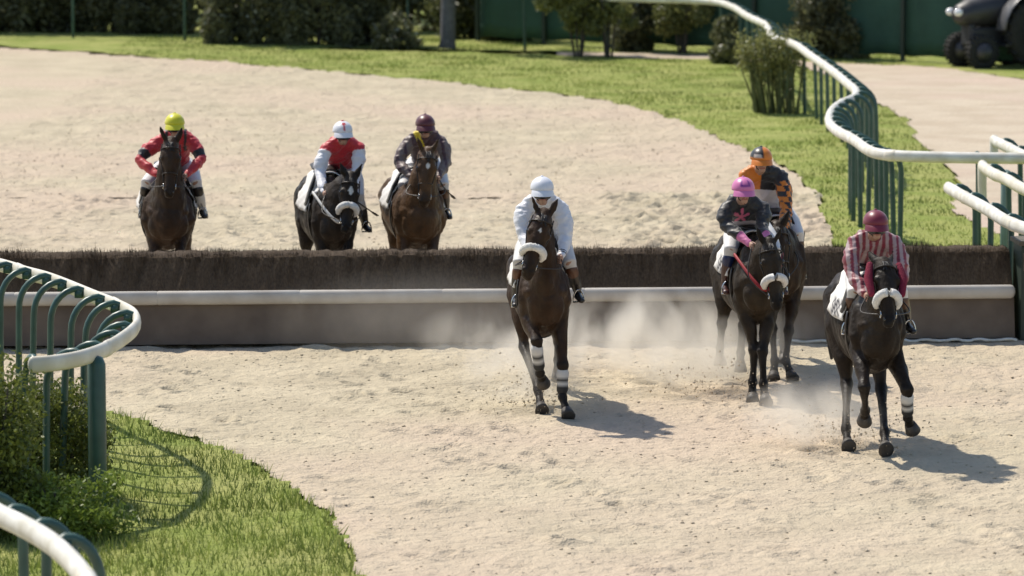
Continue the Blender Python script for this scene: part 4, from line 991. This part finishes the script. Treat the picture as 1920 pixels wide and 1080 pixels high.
put(dict(loc=L(628, 47.4), yaw=R(11), seed=2, wd=0.84, coat=BLKC, poll=(.17, -.28, 1.60), muz=(.13, -.52, 1.06), tail=-1, star=.045, fleece=1, strap='white',
         label='black horse with a white star and white breast strap, second from left behind the hedge',
         fl=[(-.13, .0, .52), (-.13, .02, .2), (-.13, -.02, .07)], fr=[(.12, -.1, .55), (.12, .0, .25), (.12, .0, .12)], hl=[(-.4, 1.3, .55), (-.38, 1.1, .2), (-.36, 1.0, .07)], hr=[(-.1, 1.5, .56), (-.1, 1.55, .25), (-.1, 1.6, .12)]),
    dict(label='jockey in a red body with white sleeves and a white cap with a red mark', hx=.07, top=2.19, up=.10, el=[(-.19, .36, 1.62), (.22, .36, 1.64)], ha=[(-.13, .05, 1.42), (.17, .05, 1.40)], kn=[(-.20, 1.37), (.24, 1.34)], an=[(-.25, 1.04), (.30, 1.02)],
         jacket=j_redwhite, cap=cap_tri, boot=(.02, .018, .018), boot_top=(.6, .58, .55), whip=((.40, .35, 1.16), (.14, .05, 1.38), 'thin black whip sticking out beside the black horse with the white breast strap')))
put(dict(loc=L(788, 47.7), yaw=R(8), seed=3, coat=LBAY, points=(.03, .02, .014), poll=(.08, -.24, 1.86), muz=(.05, -.40, 1.34), tail=-1, star=.035, cloth=(.70, .69, .66), socks=(0, .11, .12, .12),
         label='light bay horse with its head tucked in, third from left behind the hedge',
         fl=[(-.2, .0, .55), (-.2, .02, .24), (-.2, -.02, .1)], fr=[(.12, -.12, .6), (.08, .05, .36), (.06, .14, .27)], hl=[(-.32, 1.3, .55), (-.3, 1.1, .2), (-.28, 1.0, .07)], hr=[(.0, 1.5, .56), (.0, 1.55, .25), (.0, 1.6, .12)]),
    dict(label='jockey in brown grey silks with a yellow shoulder sash and dark maroon cap', hx=.05, top=2.25, el=[(-.25, .26, 1.72), (.28, .26, 1.72)], ha=[(-.08, .0, 1.56), (.20, .0, 1.56)], kn=[(-.20, 1.44), (.25, 1.44)], an=[(-.27, 1.14), (.27, 1.14)],
         jacket=j_sash, cap=cap_uni((.10, .018, .024)), whip=((.34, .35, 1.33), (.16, -.02, 1.56), 'thin black whip sticking out to the right of the light bay horse')))
put(dict(loc=L(1022, 40.0), yaw=R(4), seed=4, wd=0.78, coat=(.036, .018, .008), poll=(-.02, -.26, 1.93), muz=(-.19, -.48, 1.34), tail=1, star=.02, fleece=1, boots=(1, 1, 0, 0), ear=1.1,
         label='dark brown horse with pricked ears and white noseband under the jockey in white',
         fl=[(-.085, -.16, .74), (-.045, -.04, .42), (-.03, .06, .36)], fr=[(.17, -.05, .49), (.165, -.06, .2), (.20, -.14, .09)],
         hl=[(-.20, .95, .55), (-.06, .42, .20), (-.035, .28, .07), (-.21, 1.05, .95)], hr=[(.13, 1.45, .6), (.14, 1.65, .32), (.14, 1.72, .2)]),
    dict(label='jockey in plain white silks and a white cap with dark goggles', hx=-.025, top=2.25, el=[(-.20, .22, 1.70), (.20, .24, 1.66)], ha=[(-.12, .0, 1.55), (.15, -.0, 1.52)], kn=[(-.24, 1.42), (.24, 1.42)], an=[(-.27, 1.08), (.32, 1.12)],
         jacket=j_white, cap=cap_uni((.72, .73, .78)), breeches=(.60, .58, .56), boot=(.018, .015, .013), boot_top=(.12, .05, .025)))
put(dict(loc=L(1470, 42.5), yaw=R(4), seed=6, wd=0.8, coat=DBAY, poll=(-.08, -.24, 1.55), muz=(-.02, -.45, 1.03), tail=1,
         label='dark horse almost hidden behind the grey-brown one with the red breast strap',
         fl=[(-.10, -.02, .52), (-.07, .0, .2), (-.08, -.05, .09)], fr=[(.07, -.02, .50), (.04, -.02, .2), (.08, -.1, .09)], hl=[(-.2, 1.3, .55), (-.18, 1.1, .2), (-.18, 1.0, .09)], hr=[(.1, 1.3, .56), (.1, 1.3, .22), (.1, 1.25, .09)]),
    dict(label='jockey in orange and black checked silks with an orange and black cap', hx=-.20, px=-.06, top=2.31, up=.15, el=[(-.30, .42, 1.72), (.06, .36, 1.70)], ha=[(-.17, .10, 1.50), (.02, .08, 1.48)], kn=[(-.26, 1.42), (.18, 1.42)], an=[(-.28, 1.08), (.21, 1.06)],
         jacket=j_check, cap=cap_orange, goggles=False))
put(dict(loc=L(1430, 41.0), yaw=R(7), seed=5, wd=0.78, coat=(.030, .020, .011), poll=(.06, -.26, 1.55), muz=(.125, -.44, 1.04), tail=-1, fleece=1, strap='red', cloth_mark=1,
         label='dark brown horse with a red breast strap and a white fleece noseband',
         fl=[(-.06, .0, .50), (-.075, -.02, .2), (-.08, -.06, .09)], fr=[(.01, -.12, .50), (.02, -.18, .2), (.03, -.25, .09)],
         hl=[(-.32, 1.15, .62), (-.33, 1.3, .36), (-.33, 1.30, .28)], hr=[(-.1, 1.3, .58), (-.12, 1.35, .3), (-.12, 1.38, .2)]),
    dict(label='jockey in black silks with a pink star and a pink and purple cap', hx=-.165, px=-.08, top=2.15, up=.06, el=[(-.33, .34, 1.70), (.02, .30, 1.68)], ha=[(-.10, .02, 1.53), (.06, -.02, 1.55)], kn=[(-.28, 1.44), (.16, 1.42)], an=[(-.32, 1.09), (.22, 1.08)],
         jacket=j_star, cap=cap_pink, boot_top=(.01, .02, .08), boot=(.06, .02, .018), goggles=False))
put(dict(loc=L(1655, 37.5), yaw=R(6), seed=7, wd=0.78, coat=BLKC, earback=1, poll=(.01, -.22, 1.74), muz=(.03, -.56, 1.30), tail=-1, fleece=1, cheek=1, boots=(0, 1, 0, 0), cloth_mark=1,
         label='black horse with maroon cheek fleeces and white noseband nearest the camera at right',
         fl=[(-.15, -.20, .66), (-.12, .02, .42), (-.12, .10, .37)], fr=[(.235, -.16, .62), (.255, -.04, .36), (.28, .02, .30)],
         hl=[(-.21, .98, .53), (-.255, .50, .19), (-.25, .36, .09), (-.25, 1.05, .95)], hr=[(.09, .80, .50), (.08, .30, .18), (.075, .18, .09), (.06, 1.0, .95)]),
    dict(label='jockey in maroon and white striped silks with a plain maroon cap', hx=-.03, top=2.18, el=[(-.225, .24, 1.62), (.215, .24, 1.62)], ha=[(-.13, .0, 1.46), (.15, .0, 1.46)], kn=[(-.20, 1.43), (.22, 1.42)], an=[(-.26, 1.14), (.30, 1.14)],
         jacket=j_stripe, cap=cap_uni((.17, .012, .032))))

# ------------------------------------------------------------------ dust
def dust(name, loc, rad, dens, seed, label, scale=2.6, lo=.44):
    V, F = ball((0, 0, 0), (1, 1, 1), 28, 18); V = [Vector(v) * (1 + .10 * math.sin(5 * v[0] + seed) * math.cos(4 * v[2] + seed)) for v in V]
    V = [Vector((v.x * rad[0], v.y * rad[1], max(v.z, -0.55) * rad[2])) for v in V]
    m = bpy.data.materials.new(name); m.use_nodes = True; t = m.node_tree; N = t.nodes; Lk = t.links; N.remove(N['Principled BSDF'])
    pv = N.new('ShaderNodeVolumePrincipled'); pv.inputs['Color'].default_value = (.98, .94, .86, 1); pv.inputs['Anisotropy'].default_value = .45
    tc = N.new('ShaderNodeTexCoord'); n = N.new('ShaderNodeTexNoise'); n.inputs['Scale'].default_value = scale; n.inputs['Detail'].default_value = 5; n.inputs['Distortion'].default_value = .9
    mp = N.new('ShaderNodeMapping'); mp.inputs['Location'].default_value = (seed * 3.1, 0, 0); mp.inputs['Scale'].default_value = (1, 1, .55); Lk.new(tc.outputs['Object'], mp.inputs[0]); Lk.new(mp.outputs[0], n.inputs['Vector'])
    mr = N.new('ShaderNodeMapRange'); mr.inputs['From Min'].default_value = lo; mr.inputs['From Max'].default_value = lo + .20; mr.inputs['To Max'].default_value = dens; Lk.new(n.outputs['Fac'], mr.inputs['Value'])
    sc = N.new('ShaderNodeMapping'); sc.inputs['Scale'].default_value = (1 / rad[0], 1 / rad[1], 1 / rad[2]); Lk.new(tc.outputs['Object'], sc.inputs[0])
    ln = N.new('ShaderNodeVectorMath'); ln.operation = 'LENGTH'; Lk.new(sc.outputs[0], ln.inputs[0])
    fo = N.new('ShaderNodeMapRange'); fo.inputs['From Min'].default_value = .92; fo.inputs['From Max'].default_value = .25; Lk.new(ln.outputs['Value'], fo.inputs['Value'])
    mu = N.new('ShaderNodeMath'); mu.operation = 'MULTIPLY'; Lk.new(mr.outputs[0], mu.inputs[0]); Lk.new(fo.outputs[0], mu.inputs[1]); Lk.new(mu.outputs[0], pv.inputs['Density'])
    Lk.new(pv.outputs[0], N['Material Output'].inputs['Volume'])
    me = mesh_np(name, V, F); return link(name, me, m, None, loc, label=label, cat='dust', kind='stuff')
dust('dust_cloud', (1.1, 42.7, .40), (2.4, 1.4, .56), 3.2, 1, 'pale dust hanging over the sand behind the white jockey', lo=.48)
dust('dust_cloud', (1.9, 41.6, .36), (.9, .8, .46), 3.6, 2, 'thick dust kicked up beside the legs of the horse with the red strap')
dust('dust_cloud', (2.75, 38.2, .28), (.8, .9, .38), 3.6, 3, 'dust kicked up behind the hind legs of the nearest black horse')
dust('dust_cloud', (-.9, 43.6, .5), (2.0, 1.0, .6), .15, 4, 'faint dust drifting in front of the hedge left of centre', lo=.3)
dust('dust_cloud', (.15, 40.7, .30), (.8, .7, .40), 3.0, 5, 'dust between and behind the legs of the middle horse')

# sand grains thrown up by the hooves
def spray(n, cx, cy, sx, sy, h, seed, label):
    r = np.random.default_rng(seed); X = r.normal(cx, sx, n); Y = r.normal(cy, sy, n); Z = .02 + np.abs(r.normal(0, h, n)); S = .003 + .012 * r.random(n) ** 4
    base = np.array([[1, 0, 0], [0, 1, 0], [-1, 0, 0], [0, -1, 0], [0, 0, 1], [0, 0, -1]], float)
    fs = np.array([[0, 1, 4], [1, 2, 4], [2, 3, 4], [3, 0, 4], [1, 0, 5], [2, 1, 5], [3, 2, 5], [0, 3, 5]])
    V = (base[None] * S[:, None, None] * r.uniform(.6, 1.4, (n, 6, 1)) + np.stack([X, Y, Z], -1)[:, None]).reshape(-1, 3)
    link('flying_sand', mesh_np('flying_sand', V, (fs[None] + (np.arange(n) * 6)[:, None, None]).reshape(-1, 3)), M_SAND, label=label, cat='flying sand', kind='stuff')
spray(500, .15, 40.6, .28, .4, .16, 1, 'grains of sand thrown up round the hooves of the middle horse')
spray(600, 2.1, 41.3, .4, .4, .18, 2, 'grains of sand thrown up round the horse with the red strap')
spray(600, 3.05, 38.2, .35, .4, .16, 3, 'grains of sand thrown up round the hooves of the nearest black horse')
